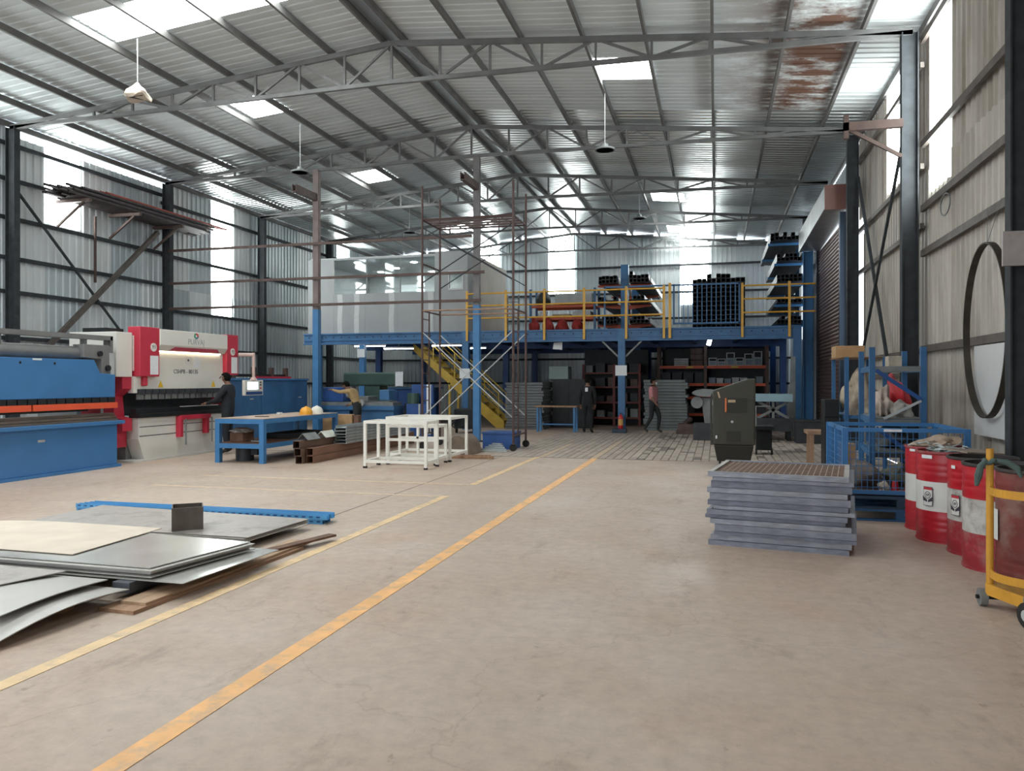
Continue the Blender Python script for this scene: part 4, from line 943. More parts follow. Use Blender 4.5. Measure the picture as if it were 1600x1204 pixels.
part('spindle', MB().cyl((-10.9, 21.8, 1.45), (-10.9, 21.8, 1.15), 0.09, n=12), LGREY, t); part('label_card', MB().box(-9.35, -9.1, 21.52, 21.54, 1.45, 1.88), PAPER, t)
part('table', MB().box(-11.2, -9.5, 21.4, 22.0, 0.9, 1.0), GREY, t); part('knee', MB().box(-10.6, -10.1, 21.35, 21.6, 0.2, 0.9), GRN, t)
t = thing('pillar_drill', 'grey and blue pillar drill with white strip right of the lathe', 'pillar drill', (-8.1, 20.6, 0), world=True)
part('base', MB().box(-8.55, -7.75, 20.3, 20.9, 0, 0.1), BLUED, t); part('cabinet', MB().box(-8.5, -7.8, 20.35, 20.85, 0.1, 0.95), BLUED, t)
part('vice', MB().cyl((-8.35, 20.5, 0.95), (-8.35, 20.5, 1.25), 0.17, n=12), GRN, t); part('blue_back', MB().box(-8.5, -7.85, 20.75, 20.85, 0.95, 1.5), BLUED, t)
part('white_strip', MB().box(-7.87, -7.75, 20.3, 20.34, 0.1, 1.5), PAPER, t); part('conduit', MB().cyl((-8.1, 20.33, 0.1), (-8.1, 20.33, 0.95), 0.03, n=8), LGREY, t)
t = thing('junction_post', 'thin blue post with white switch box left of the tube lights', 'post', (-11.9, 24.0, 0), world=True)
a = on_y(566, 560, 23.9)
part('post', MB().box(a.x - 0.09, a.x + 0.09, 23.85, 24.03, 0, 2.82), MBLUE, t); part('switch_box', MB().box(a.x - 0.13, a.x + 0.13, 23.78, 23.85, 2.4, 2.68), PAPER, t)
# dark welding bench things under the left mezzanine
t = thing('blue_bench', 'dark blue steel bench cabinet below the left tube lights', 'bench', (-11.5, 27.5, 0), world=True)
part('body', MB().box(-12.9, -10.4, 27.2, 28.2, 0, 1.3), BLUED, t); part('worktop', MB().box(-13.0, -10.3, 27.1, 28.3, 1.3, 1.36), BLUE, t)
for x in (-12.2, -11.1): part('door', MB().box(x - 0.55, x + 0.5, 27.18, 27.2, 0.1, 1.25), BLUED, t)
solo('bench_grinder', MB().box(-9.55, -8.9, 22.6, 23.1, 0, 0.62).cyl((-9.4, 22.6, 0.75), (-9.4, 22.85, 0.75), 0.16, n=16).box(-9.35, -9.0, 22.65, 22.95, 0.62, 0.85).cyl((-9.0, 22.6, 0.75), (-9.0, 22.8, 0.75), 0.12, n=16), DARK, 'black bench grinder standing behind the white table frames', 'grinder')
t = thing('welding_trolley', 'dark welding machine on a trolley behind the staircase foot', 'welding machine', (-7.5, 22.6, 0), world=True)
part('body', MB().box(-7.75, -7.1, 22.3, 23.0, 0.15, 0.75), BLACK, t, bevel=0.02); part('bottle', MB().cyl((-7.45, 23.1, 0.1), (-7.45, 23.1, 1.35), 0.11, n=14), DARK, t, smooth=True)
for x in (-7.7, -7.15): part('wheel', MB().cyl((x - 0.02, 22.4, 0.08), (x + 0.02, 22.4, 0.08), 0.08, n=12), RUBBER, t)
part('hose', MB().path([(-7.4, 22.3, 0.6), (-7.3, 22.1, 0.3), (-7.6, 22.05, 0.15), (-7.8, 22.2, 0.25), (-7.6, 22.28, 0.5)], 0.025), BLACK, t)
# stacks of grey boards
def board_stack(x0, x1, y0, y1, n, h, m, where, grp):
    for k in range(n):
        r = random.Random(k * 7 + int(x0 * 10)); d = r.uniform(-0.04, 0.04)
        solo('stacked_grating', MB().box(x0 + d, x1 + r.uniform(-0.05, 0.05), y0 + r.uniform(-.03, .03), y1, k * h, (k + 1) * h - 0.012), m, 'flat grey frame in the tall stack ' + where, 'steel frame', grp)
GP = mat('panel_grey', (0.15, 0.16, 0.165), 0.6, 0.2, 0.2, 3); GP2 = mat('panel_grey2', (0.17, 0.19, 0.19), 0.6, 0.2, 0.2, 3)
board_stack(-6.75, -5.5, 24.7, 26.2, 17, 0.092, GP, 'left of the black cabinet', 'grey panels beside the black cabinet')
board_stack(-2.25, -0.9, 25.3, 26.8, 17, 0.097, GP2, 'behind the walking man in pink', 'grey panels behind the walking man')
t = thing('steel_cupboard', 'black cupboard with a pale green panel on top', 'cupboard', (-5.0, 26, 0), world=True)
part('body', MB().box(-5.42, -4.1, 25.8, 26.6, 0, 1.66), BLACK, t); part('door', MB().box(-5.40, -4.84, 25.78, 25.8, 0.05, 1.62), BLACK, t); part('door', MB().box(-4.82, -4.12, 25.78, 25.8, 0.05, 1.62), BLACK, t)
solo('pale_green_box', MB().box(-5.52, -4.85, 25.75, 26.4, 1.665, 2.1), mat('pale_green', (0.20, 0.27, 0.26), 0.5, 0, 0.05), 'pale green box on top of the black cupboard', 'box', bevel=0.01)
t = thing('small_table', 'small table with thin blue legs before the black cupboard', 'table', (-4.9, 24.2, 0), world=True)
for x in (-5.42, -4.25):
    for y in (23.6, 24.05): part('leg', MB().box(x - 0.03, x + 0.03, y - 0.03, y + 0.03, 0, 0.78), TBLUE, t)
part('top', MB().box(-5.5, -4.15, 23.52, 24.12, 0.78, 0.82), WOOD, t); part('brace', MB().box(-5.39, -4.28, 24.03, 24.07, 0.2, 0.24), TBLUE, t)
# red rack with dark goods
t = thing('red_rack', 'dark red storage rack between the cupboard and the blue column', 'rack', (-3.6, 28, 0), world=True)
for x in (-4.6, -3.5, -2.6): part('upright', MB().box(x - 0.04, x + 0.04, 27.4, 27.48, 0, 2.2), mat('rack_dark_red', (0.16, 0.02, 0.015), 0.5, 0, 0.2, 4), t)
for z in (0.25, 0.8, 1.35, 1.85): part('shelf', MB().box(-4.64, -2.56, 27.42, 28.3, z, z + 0.06), MATS['rack_dark_red'], t)
rs = random.Random(4)
for i, z in enumerate((0.312, 0.862, 1.412, 1.912)):
    for k in range(5):
        x = -4.4 + k * 0.4; h = rs.uniform(0.15, 0.32); wv = rs.uniform(0.12, 0.17)
        solo('storage_bin', MB().box(x - wv, x + wv, 27.5, 27.9, z, z + h).box(x - wv - 0.01, x + wv + 0.01, 27.49, 27.91, z + h, z + h + 0.02), random.choice((DARK, STEELB, GREY)), 'small dark storage bin on the red rack', 'bin', 'bins on the red rack')
# extinguisher
t = thing('fire_extinguisher', 'red fire extinguisher standing on a dark box by the blue column', 'extinguisher', (-2.84, 23.85, 0.13))
part('cylinder', MB().lathe([(0.07, 0), (0.075, 0.02), (0.075, 0.34), (0.05, 0.40), (0.022, 0.42), (0.022, 0.45)], n=18), mat('ext_red', (0.55, 0.015, 0.02), 0.35, 0, 0.05), t, smooth=True)
part('label', MB().lathe([(0.0765, 0.10), (0.0765, 0.29)], n=18), mat('ext_label', (0.65, 0.35, 0.10), 0.5, 0, 0.3, 30), t); part('valve', MB().box(-0.015, 0.015, -0.05, 0.03, 0.45, 0.49), BLACK, t); part('hose', MB().path([(0.03, 0, 0.46), (0.1, 0, 0.4), (0.1, 0, 0.15)], 0.01), BLACK, t)
solo('plinth_box', MB().box(-3.08, -2.66, 23.62, 24.02, 0, 0.128), mat('plinth', (0.02, 0.035, 0.06), 0.5), 'low dark box under the fire extinguisher', 'box')
# orange pallet racking with bins on the right
t = thing('pallet_rack', 'tall orange beamed racking with bins under the right of the mezzanine', 'rack', (0.2, 29, 0), world=True)
for x in (-2.0, -0.35, 1.75):
    for y in (28.3, 29.2): part('upright', MB().box(x - 0.05, x + 0.05, y - 0.05, y + 0.05, 0, 2.85), STEELB, t)
for z in (0.35, 0.95, 1.42, 2.05):
    for a, b in ((-1.95, -0.40), (-0.30, 1.70)):
        for y in (28.3, 29.2): part('beam', MB().box(a, b, y - 0.03, y + 0.03, z, z + 0.10), ORANGE, t)
    part('decking', MB().box(-1.95, 1.7, 28.33, 29.17, z + 0.07, z + 0.10), DARK, t)
for x in (-0.9, 0.65): part('load_tag', MB().box(x - 0.12, x + 0.12, 28.264, 28.27, 2.07, 2.13), mat('tag_yellow', (0.5, 0.35, 0.05)), t)
rs = random.Random(8)
def rack_item(x, y, z, w_, d, h, m, label, kind='storage_box', g=None):
    mb = MB().box(x - w_ / 2, x + w_ / 2, y - d / 2, y + d / 2, z, z + h)
    mb.box(x - w_ / 2 - 0.012, x + w_ / 2 + 0.012, y - d / 2 - 0.012, y + d / 2 + 0.012, z + h - 0.03, z + h)
    solo(kind, mb, m, label, 'box', g)
BINB = mat('bin_bluegrey', (0.16, 0.20, 0.24), 0.5, 0, 0.2, 6); BINW = mat('bin_pale', (0.40, 0.42, 0.42), 0.5, 0, 0.15, 6)
for k in range(7): rack_item(-0.12 + k * 0.27, 28.6, 1.521, 0.22, 0.4, rs.uniform(0.16, 0.34), rs.choice((BINB, BINB, BINW)), 'blue-grey bin on the second orange shelf of the racking', g='bins on the second orange shelf')
def wire_basket(x, z, h, label):
    t = thing('wire_basket', label, 'basket', (x, 28.6, z), group='pale baskets on the top orange shelf')
    for sx in (-0.13, 0.13):
        for sy in (-0.15, 0.15): part('corner_post', MB().box(sx - 0.012, sx + 0.012, sy - 0.012, sy + 0.012, 0, h), BINW, t)
    for zz in (0.0, h / 2, h - 0.02): part('hoop', MB().box(-0.13, 0.13, -0.16, -0.145, zz, zz + 0.02).box(-0.13, 0.13, 0.145, 0.16, zz, zz + 0.02).box(-0.14, -0.125, -0.15, 0.15, zz, zz + 0.02).box(0.125, 0.14, -0.15, 0.15, zz, zz + 0.02), BINW, t)
    part('contents', MB().box(-0.12, 0.12, -0.14, 0.14, 0.02, h * 0.6), BINB, t)
for k, h in enumerate((0.28, 0.25, 0.46, 0.28, 0.42, 0.5)):
    wire_basket(-0.10 + k * 0.31, 2.151, h, ('leftmost', 'second', 'third', 'fourth', 'fifth', 'rightmost')[k] + ' pale basket from the left on the top orange shelf')
for k in range(4): solo('folded_sheet', MB().box(-1.45, -0.95, 28.4, 28.9, 2.151 + k * 0.07, 2.205 + k * 0.07), BINW, 'pale folded sheet in the pile on the top orange shelf', 'sheet', 'folded sheets on the rack')
for k in range(9): rack_item(-1.75 + k * 0.42, 28.75, 1.051 if k % 2 else 0.451, 0.36, 0.6, rs.uniform(0.25, 0.33), DARK, 'dark box on the low shelves of the orange racking', g='dark boxes on the low shelves')
for k in range(4): rack_item(-1.75 + k * 0.4, 28.75, 1.521, 0.34, 0.6, 0.4, BLACK, 'black filler box on the left second shelf of the orange racking', g='black filler boxes left second shelf')  # black boxes added to darken this bay under the mezzanine
for k in range(3): rack_item(-0.66, 28.95, 2.151 + k * 0.22, 0.44, 0.36, 0.2, STEELB, 'brown filler carton piled on the top shelf behind the folded sheets', g='brown filler cartons on the top shelf')  # dark cartons added to block light on the top shelf
solo('shade_screen', MB().box(-4.75, -2.4, 28.6, 28.68, 0, 2.75).box(-4.75, -2.4, 28.5, 28.6, 0, 0.06), BLACK, 'tall black screen added as deep shade behind the red storage rack', 'screen')  # black sheet added to stand for the darkness behind the red rack
solo('shade_screen', MB().box(-1.95, 1.75, 29.6, 29.68, 0, 2.8).box(-1.95, 1.75, 29.5, 29.6, 0, 0.06), BLACK, 'wide black screen added as deep shade behind the orange racking', 'screen')  # second added sheet, keeps the lit back wall dark behind the racking
# machines at right beneath the mezzanine
t = thing('bandsaw', 'grey bandsaw machine with shiny oval head beside the air cooler', 'bandsaw', (-0.1, 22, 0), world=True)
a = on_y(1110, 615, 21.5)
part('base', MB().box(a.x - 0.45, a.x + 0.4, 21.3, 22.0, 0, 0.45), DARK, t, bevel=0.02); part('body', MB().xz([(a.x - 0.15, 0.45), (a.x + 0.35, 0.45), (a.x + 0.4, 1.15), (a.x - 0.25, 1.15)], 21.4, 21.9), GREY, t, bevel=0.02)
part('head', MB().prism([(a.x - 0.1 + 0.38 * math.cos(2 * PI * k / 20), 1.28 + 0.10 * math.sin(2 * PI * k / 20)) for k in range(20)], lambda p, q, tt: (p, tt, q), 21.2, 21.9), GREY, t, smooth=True)
part('motor', MB().cyl((a.x - 0.35, 21.3, 1.02), (a.x - 0.35, 21.8, 1.02), 0.16, n=16), GREY, t, smooth=True); part('clamp', MB().box(a.x + 0.02, a.x + 0.22, 21.36, 21.4, 0.95, 1.1), PAPER, t)
solo('scrap_pallet', MB().box(-1.15, -0.5, 23.6, 24.4, 0, 0.1).box(-1.1, -0.6, 23.7, 24.3, 0.1, 0.3).cyl((-0.9, 23.75, 0.3), (-0.75, 24.2, 0.42), 0.08, n=8), STEELB, 'pallet of scrap metal behind the bandsaw', 'pallet')
t = thing('layout_table', 'dark machine table with pale blue plate right of the air cooler', 'machine table', (1.5, 22.5, 0), world=True)
part('plate', MB().box(0.95, 1.98, 21.6, 22.6, 1.05, 1.25), mat('plate_pale', (0.28, 0.42, 0.48), 0.45, 0.1, 0.08), t); part('leg_cross', MB().bar((1.1, 21.8, 0.6), (1.9, 21.8, 1.05), 0.07).bar((1.9, 21.8, 0.6), (1.1, 21.8, 1.05), 0.07).bar((1.5, 21.8, 0.6), (1.5, 21.8, 1.05), 0.07), GREY, t)
part('lower_body', MB().box(0.95, 2.0, 21.7, 22.5, 0.25, 0.6), DARK, t); part('feet', MB().box(1.0, 1.1, 21.75, 22.4, 0, 0.25).box(1.85, 1.95, 21.75, 22.4, 0, 0.25), BLACK, t)
solo('tool_chest', MB().box(2.0, 2.75, 20.9, 21.4, 0, 0.55).box(1.98, 2.77, 20.88, 21.42, 0.55, 0.6), DARK, 'dark low chest in front of the rolling shutter', 'chest', bevel=0.01)
t = thing('parts_cart', 'small black cart behind the air cooler', 'cart', (0.98, 17.5, 0), world=True)
part('tray', MB().box(0.82, 1.22, 17.4, 18.1, 0.55, 0.62), BLACK, t); part('handle', MB().path([(0.85, 17.42, 0.62), (0.85, 17.42, 1.05), (1.15, 17.42, 1.05)], 0.02), GREY, t); part('frame', MB().box(0.86, 1.18, 17.5, 18.0, 0.1, 0.55), BLACK, t)
for x in (0.86, 1.18): part('wheel', MB().cyl((x - 0.02, 17.55, 0.07), (x + 0.02, 17.55, 0.07), 0.07, n=12), RUBBER, t)
solo('white_post_board', MB().xz([(1.98, 0), (2.2, 0), (2.2, 2.3), (2.08, 2.3)], 23.2, 23.25), GREY, 'grey leaning board behind the blue column by the shutter', 'board')
# ---------------------------------------------------------------- air cooler
OLV = mat('cooler_olive', (0.042, 0.040, 0.029), 0.5, 0, 0.12, 4); OLVD = mat('cooler_dark', (0.02, 0.019, 0.014), 0.55, 0, 0.15, 4)
t = thing('air_cooler', 'tall olive green air cooler on casters in the aisle', 'air cooler', (0.34, 15.15, 0), world=True)
part('tank', MB().add([(0.03, 14.98, 0.09), (0.63, 14.98, 0.09), (0.63, 15.5, 0.09), (0.03, 15.5, 0.09), (-0.03, 14.92, 0.40), (0.69, 14.92, 0.40), (0.69, 15.56, 0.40), (-0.03, 15.56, 0.40)], [(3, 2, 1, 0), (4, 5, 6, 7), (0, 1, 5, 4), (1, 2, 6, 5), (2, 3, 7, 6), (3, 0, 4, 7)]), OLVD, t, bevel=0.02)
part('body', MB().xz([(-0.05, 0.40), (0.71, 0.40), (0.72, 1.64), (0.58, 1.64), (0.10, 1.47), (-0.05, 1.42)], 14.92, 15.58), OLV, t, bevel=0.025)
part('front_grille', MB().add([(-0.06, 14.96, 0.45), (-0.06, 15.54, 0.45), (-0.06, 15.54, 1.38), (-0.06, 14.96, 1.38), (-0.10, 15.02, 0.6), (-0.10, 15.48, 0.6), (-0.10, 15.48, 1.3), (-0.10, 15.02, 1.3)], [(0, 1, 5, 4), (1, 2, 6, 5), (2, 3, 7, 6), (3, 0, 4, 7), (4, 5, 6, 7)]), OLVD, t)
sp_ = part('side_vent', MB().box(0.22, 0.56, 14.905, 14.92, 1.02, 1.28), OLVD, t)
part('orange_flash', MB().box(0.17, 0.20, 14.90, 14.92, 1.02, 1.28), mat('flash_orange', (0.62, 0.16, 0.05), 0.5), t); part('maker_plate', MB().box(0.225, 0.36, 14.90, 14.905, 1.20, 1.25), mat('plate_tan', (0.45, 0.33, 0.2), 0.5), sp_)
part('red_sticker', MB().cbox((0.06, 14.913, 1.34), (0.03, 0.01, 0.12), ry=-0.25), MATS['plate_tan'], t)
part('lower_vent', MB().box(0.2, 0.44, 14.905, 14.92, 0.47, 0.66), OLVD, t); part('white_tag', MB().box(0.0, 0.03, 14.91, 14.92, 0.52, 0.58), PAPER, t); part('drain_cap', MB().cyl((0.3, 14.9, 0.84), (0.3, 14.92, 0.84), 0.025, n=10), LGREY, t)
part('bumper_rail', MB().box(-0.09, -0.05, 14.93, 15.57, 0.40, 0.62), OLV, t)
for x in (0.08, 0.22, 0.44, 0.6):
    y = 15.03 if x in (0.08, 0.6) else 15.42
    f = part('caster_fork', MB().box(x - 0.02, x + 0.02, y - 0.02, y + 0.02, 0.05, 0.10), STEEL, t); part('caster_wheel', MB().cyl((x - 0.015, y, 0.04), (x + 0.015, y, 0.04), 0.04, n=12), RUBBER, f)

# ---------------------------------------------------------------- stack of frames with mesh
FR = [mat('frame_slate', (0.215, 0.225, 0.275), 0.5, 0.35, 0.22, 6, stretch=(1.5, 5, 5)), mat('frame_slate2', (0.28, 0.29, 0.335), 0.5, 0.35, 0.22, 6, stretch=(1.5, 5, 5)), mat('frame_slate3', (0.165, 0.175, 0.22), 0.5, 0.35, 0.25, 6, stretch=(1.5, 5, 5))]
c0, c1 = V(-0.05, 7.77, 0), V(1.20, 7.57, 0)
ex = (c1 - c0); W = ex.length; ex.normalize(); FRZ = math.atan2(ex.y, ex.x); D = 1.22; NL = 14; HL = 0.0515
def frame_ring(mb, z0, z1, tk=0.045, ox=0.0, oy=0.0, w_=W, d=D):
    mb.box(ox, ox + w_, oy, oy + tk, z0, z1).box(ox, ox + w_, oy + d - tk, oy + d, z0, z1).box(ox, ox + tk, oy + tk, oy + d - tk, z0, z1).box(ox + w_ - tk, ox + w_, oy + tk, oy + d - tk, z0, z1); return mb
rf = random.Random(5)
HS = [rf.choice((0.036, 0.05, 0.05, 0.066)) for _ in range(NL)]; HS = [h_ * 0.72 / sum(HS) for h_ in HS]; ZS = [sum(HS[:i]) for i in range(NL)]
for k in range(NL):
    HL = HS[k]
    ox = rf.uniform(-0.05, 0.03); oy = rf.uniform(-0.012, 0.012); top = k == NL - 1
    if k < 4: ox += 0.03
    t = thing('steel_mesh_frame', 'topmost slate grey steel frame of the stack with rusty wire mesh' if top else 'slate grey steel frame within the stack beside the barrels', 'steel frame', (c0.x, c0.y, ZS[k]), FRZ, 'steel frames in the stack')
    part('frame_side', MB().box(ox, ox + W, oy, oy + 0.045, 0, HL - 0.004), FR[k % 3], t)
    part('frame_side', MB().box(ox, ox + W, oy + D - 0.045, oy + D, 0, HL - 0.004), FR[k % 3], t)
    part('frame_side', MB().box(ox, ox + 0.045, oy + 0.045, oy + D - 0.045, 0, HL - 0.004), FR[k % 3] if not top else mat('frame_pale', (0.42, 0.39, 0.36), 0.5, 0.2, 0.12, 5), t)
    part('frame_side', MB().box(ox + W - 0.045, ox + W, oy + 0.045, oy + D - 0.045, 0, HL - 0.004), FR[k % 3] if not top else MATS['frame_pale'], t)
    if top:
        part('mesh_backing', MB().box(ox + 0.045, ox + W - 0.045, oy + 0.045, oy + D - 0.045, 0.026, 0.034), mat('mesh_rust', (0.11, 0.05, 0.03), 0.8, 0.1, 0.3, 12), t)
        WM = mat('wire_pale', (0.45, 0.36, 0.29), 0.6, 0.2, 0.2, 10)
        for i in range(1, 22): x = ox + 0.045 + (W - 0.09) * i / 22; part('mesh_wire', MB().box(x - 0.003, x + 0.003, oy + 0.045, oy + D - 0.045, 0.034, 0.0365), WM, t)
        for i in range(1, 9): y = oy + 0.045 + (D - 0.09) * i / 9; part('mesh_wire', MB().box(ox + 0.045, ox + W - 0.045, y - 0.002, y + 0.002, 0.034, 0.036), WM, t)

# ---------------------------------------------------------------- barrels
def drum(x, y, mats, label, rz=0.0, contents=None, r=0.285, h=0.90, label_kind=None):
    t = thing('oil_drum', label, 'drum', (x, y, 0), rz, 'steel drums along the right wall')
    def ridge(z): return [(r, z - 0.02), (r + 0.010, z), (r, z + 0.02)]
    def band(z0, z1):
        p = [(r, z0)]
        for z in (0.12, 0.18, 0.24, 0.31, 0.60, 0.67, 0.73, 0.79):
            if z0 + 0.02 < z < z1 - 0.02: p += [(r, z - 0.02), (r + (0.010 if z in (0.31, 0.60) else 0.005), z), (r, z + 0.02)]
        return p + [(r, z1)]
    for (z0, z1, m), nm in zip(((0.0, 0.31, mats[0]), (0.31, 0.60, mats[1]), (0.60, h - 0.01, mats[2])), ('lower_wall', 'middle_band', 'upper_wall')):
        q = MB(); pr = band(z0, z1); q.lathe(pr, n=32); q.f = [f for f in q.f if len(f) == 4]; part(nm, q, m, t, smooth=True)
    part('bottom_rim', MB().lathe([(r - 0.01, 0.0), (r + 0.008, 0.0), (r + 0.008, 0.02), (r, 0.025)], n=32), mats[0], t, smooth=True)
    q = MB().lathe([(r, h - 0.03), (r + 0.009, h - 0.02), (r + 0.009, h), (r - 0.01, h), (r - 0.01, h - 0.10)], n=32); q.f = [f for f in q.f if len(f) == 4]
    part('top_rim', q, mats[3], t, smooth=True)
    part('fill_level', MB().lathe([(0.0, h - 0.11), (r - 0.012, h - 0.10)], n=24), DARK, t)
    if contents:
        q = MB(); rr = random.Random(int(x * 1000 + y * 77))
        for k in range(contents):
            a = rr.uniform(0, 2 * PI); d = rr.uniform(0, r - 0.09)
            q.cbox((d * math.cos(a), d * math.sin(a), h - 0.02 + rr.uniform(-0.02, 0.06)), (rr.uniform(0.05, 0.16), rr.uniform(0.02, 0.06), 0.006), rr.uniform(0, PI), rr.uniform(-0.5, 0.5), rr.uniform(-0.4, 0.4))
        part('metal_scrap', q, GALV, t, kind='stuff')
    return t, r
DR = mat('drum_red', (0.42, 0.012, 0.022), 0.35, 0, 0.15, 5); DRD = mat('drum_red_dusty', (0.33, 0.02, 0.03), 0.55, 0, 0.2, 5, dirt=((0.30, 0.20, 0.18), 0.4, 4)); DRB = mat('drum_maroon', (0.16, 0.025, 0.02), 0.5, 0, 0.3, 5, dirt=((0.26, 0.19, 0.16), 0.35, 3))
DW = mat('drum_white', (0.66, 0.65, 0.62), 0.45, 0, 0.06, 4); DWD = mat('drum_white_dirty', (0.55, 0.53, 0.49), 0.6, 0, 0.15, 5, dirt=((0.10, 0.07, 0.06), 0.55, 5)); RIMD = mat('rim_dark', (0.06, 0.05, 0.05), 0.5, 0.3, 0.3, 8)
def on_drum(t, r, a0, a1, z0, z1, m, name, off=0.013):
    q = MB(); n = 8; R = r + off
    for z in (z0, z1): q.v += [(R * math.cos(a0 + (a1 - a0) * k / n), R * math.sin(a0 + (a1 - a0) * k / n), z) for k in range(n + 1)]
    q.f = [(k, k + 1, n + 2 + k, n + 1 + k) for k in range(n)]
    return part(name, q, m, t)
def drum_emblem(t, r, a, m_ink=None):
    ink = mat('emblem_ink', (0.05, 0.045, 0.06), 0.5); red = mat('emblem_red', (0.45, 0.03, 0.04), 0.5)
    w_ = 0.165
    on_drum(t, r, a - w_, a + w_, 0.36, 0.55, ink, 'emblem_border', 0.0135); on_drum(t, r, a - w_ + 0.015, a + w_ - 0.015, 0.365, 0.545, DW, 'emblem_field', 0.0145)
    on_drum(t, r, a - w_ + 0.015, a + w_ - 0.015, 0.52, 0.545, red, 'emblem_band', 0.0155)
    def P(u, v, off=0.0165): return ((r + off) * math.cos(a + u / r), (r + off) * math.sin(a + u / r), 0.45 + v)
    n = 20; q = MB()
    q.v = [P(0.030 * math.cos(2 * PI * k / n), 0.018 + 0.036 * math.sin(2 * PI * k / n)) for k in range(n)] + [P(0.024 * math.cos(2 * PI * k / n), 0.018 + 0.030 * math.sin(2 * PI * k / n)) for k in range(n)]
    q.f = [(k, (k + 1) % n, n + (k + 1) % n, n + k) for k in range(n)]
    part('emblem_ring', q, ink, t)
    q = MB()
    for s in (-1, 1):
        for i in range(3):
            z = 0.0 - i * 0.016
            q.add([P(s * 0.006, -0.045 - i * 0.004), P(s * 0.052, z - 0.004), P(s * 0.050, z + 0.008), P(s * 0.004, -0.032 - i * 0.004)], [(0, 1, 2, 3)])
    part('emblem_wings', q, ink, t)
    q = MB()
    for x0, pts in ((-0.014, None), (0.004, None)): q.add([P(x0, 0.006), P(x0 + 0.004, 0.006), P(x0 + 0.004, 0.032), P(x0, 0.032)], [(0, 1, 2, 3)])
    q.add([P(-0.010, 0.017), P(-0.004, 0.017), P(-0.004, 0.021), P(-0.010, 0.021)], [(0, 1, 2, 3)]).add([P(-0.004, 0.006), P(0.0, 0.006), P(0.0, 0.032), P(-0.004, 0.032)], [(0, 1, 2, 3)])
    q.add([P(0.008, 0.028), P(0.015, 0.028), P(0.015, 0.032), P(0.008, 0.032)], [(0, 1, 2, 3)]).add([P(0.012, 0.018), P(0.016, 0.018), P(0.016, 0.03), P(0.012, 0.03)], [(0, 1, 2, 3)]).add([P(0.008, 0.017), P(0.015, 0.017), P(0.015, 0.021), P(0.008, 0.021)], [(0, 1, 2, 3)])
    part('emblem_letters', q, ink, t)
DSP = [(2.30, 9.235), (2.27, 8.63), (2.40, 8.03), (2.36, 7.43), (2.42, 6.80)]
t, r = drum(*DSP[0], (DR, DW, DR, DRD), 'farthest red drum with white band, half hidden behind the second', contents=40); on_drum(t, r, 3.95, 4.1, 0.40, 0.52, mat('emblem_red', (0.45, 0.03, 0.04), 0.5), 'emblem_patch'); on_drum(t, r, 3.55, 3.8, 0.845, 0.87, PAPER, 'paper_label')
t, r = drum(*DSP[1], (DR, DW, DR, DRD), 'clean red drum with white band and winged emblem', contents=60); drum_emblem(t, r, 3.83); on_drum(t, r, 3.58, 3.98, 0.83, 0.865, PAPER, 'paper_label')
t, r = drum(*DSP[2], (DRD, DWD, DR, RIMD), 'dented red drum with dirty white band between two others'); drum_emblem(t, r, 3.62); on_drum(t, r, 3.45, 3.62, 0.79, 0.82, PAPER, 'paper_label')
t, r = drum(*DSP[3], (DRD, DWD, DR, RIMD), 'red drum with scraped white band next to the yellow trolley')
t, r = drum(*DSP[4], (DRB, DRB, DRB, RIMD), 'rust-maroon drum behind the yellow trolley', h=0.92); on_drum(t, r, 2.9, 3.3, 0.36, 0.60, DW, 'white_patch')
part('chain', MB().path([((r + 0.02) * math.cos(4.1 + 0.12 * k), (r + 0.02) * math.sin(4.1 + 0.12 * k), 0.74 - 0.03 * math.sin(PI * k / 8)) for k in range(9)], 0.008), mat('chain_tan', (0.45, 0.33, 0.22), 0.6), t)
solo('scrap_plate', MB().cbox((2.32, 8.02, 0.945), (0.42, 0.30, 0.012), 0.5, 0.05, 0.06), mat('plate_brown', (0.26, 0.20, 0.16), 0.6, 0.2, 0.2, 5), 'thin brown plate lying across the tops of the drums', 'metal plate')
solo('rag_heap', MB().blob((2.32, 9.24, 0.93), (0.19, 0.18, 0.07), 31, 0.6), mat('rag_tan', (0.40, 0.30, 0.23), 0.9, 0, 0.3, 6), 'heap of tan rags and shavings on the farthest drum', 'rags', smooth=True)

# ---------------------------------------------------------------- yellow trolley
t = thing('drum_trolley', 'yellow drum trolley with curved bars at the right edge', 'trolley', (2.05, 5.85, 0), world=True)
TY = mat('trolley_yellow', (0.62, 0.30, 0.03), 0.45, 0, 0.12, 6)
a = V(1.88, 6.13, 0); b = V(2.01, 5.79, 0); ux = (b - a).normalized(); un = V(-ux.y, ux.x, 0)
part('upright', MB().tube(a + V(0, 0, 0.16), a + V(0, 0, 1.12), 0.024, 0.12, 14).cyl(a + V(0, 0, 0.16), a + V(0, 0, 0.3), 0.023, n=14), TY, t, smooth=True)
part('upright', MB().cyl(b + V(0, 0, 0.16), b + V(0, 0, 0.86), 0.024, n=14), TY, t, smooth=True)
for z, nm in ((0.83, 'curved_bar'), (0.25, 'curved_bar')):
    q = MB(); N = 12; pts = []
    for k in range(N + 1):
        f = k / N; p = a.lerp(b, f) - un * (0.07 * math.sin(PI * f)); pts.append(p)
    for p0, p1 in zip(pts[:-1], pts[1:]): q.bar(p0 + V(0, 0, z), p1 + V(0, 0, z), 0.012, 0.055)
    part(nm, q, TY, t)
corn = [a - un * 0.02, b - un * 0.02, b + un * 0.55, a + un * 0.55]
part('deck_plate', MB().xy([(p.x, p.y) for p in corn], 0.15, 0.17), mat('deck_yellow', (0.55, 0.30, 0.05), 0.5, 0.1, 0.25, 40, bump=0.5), t)
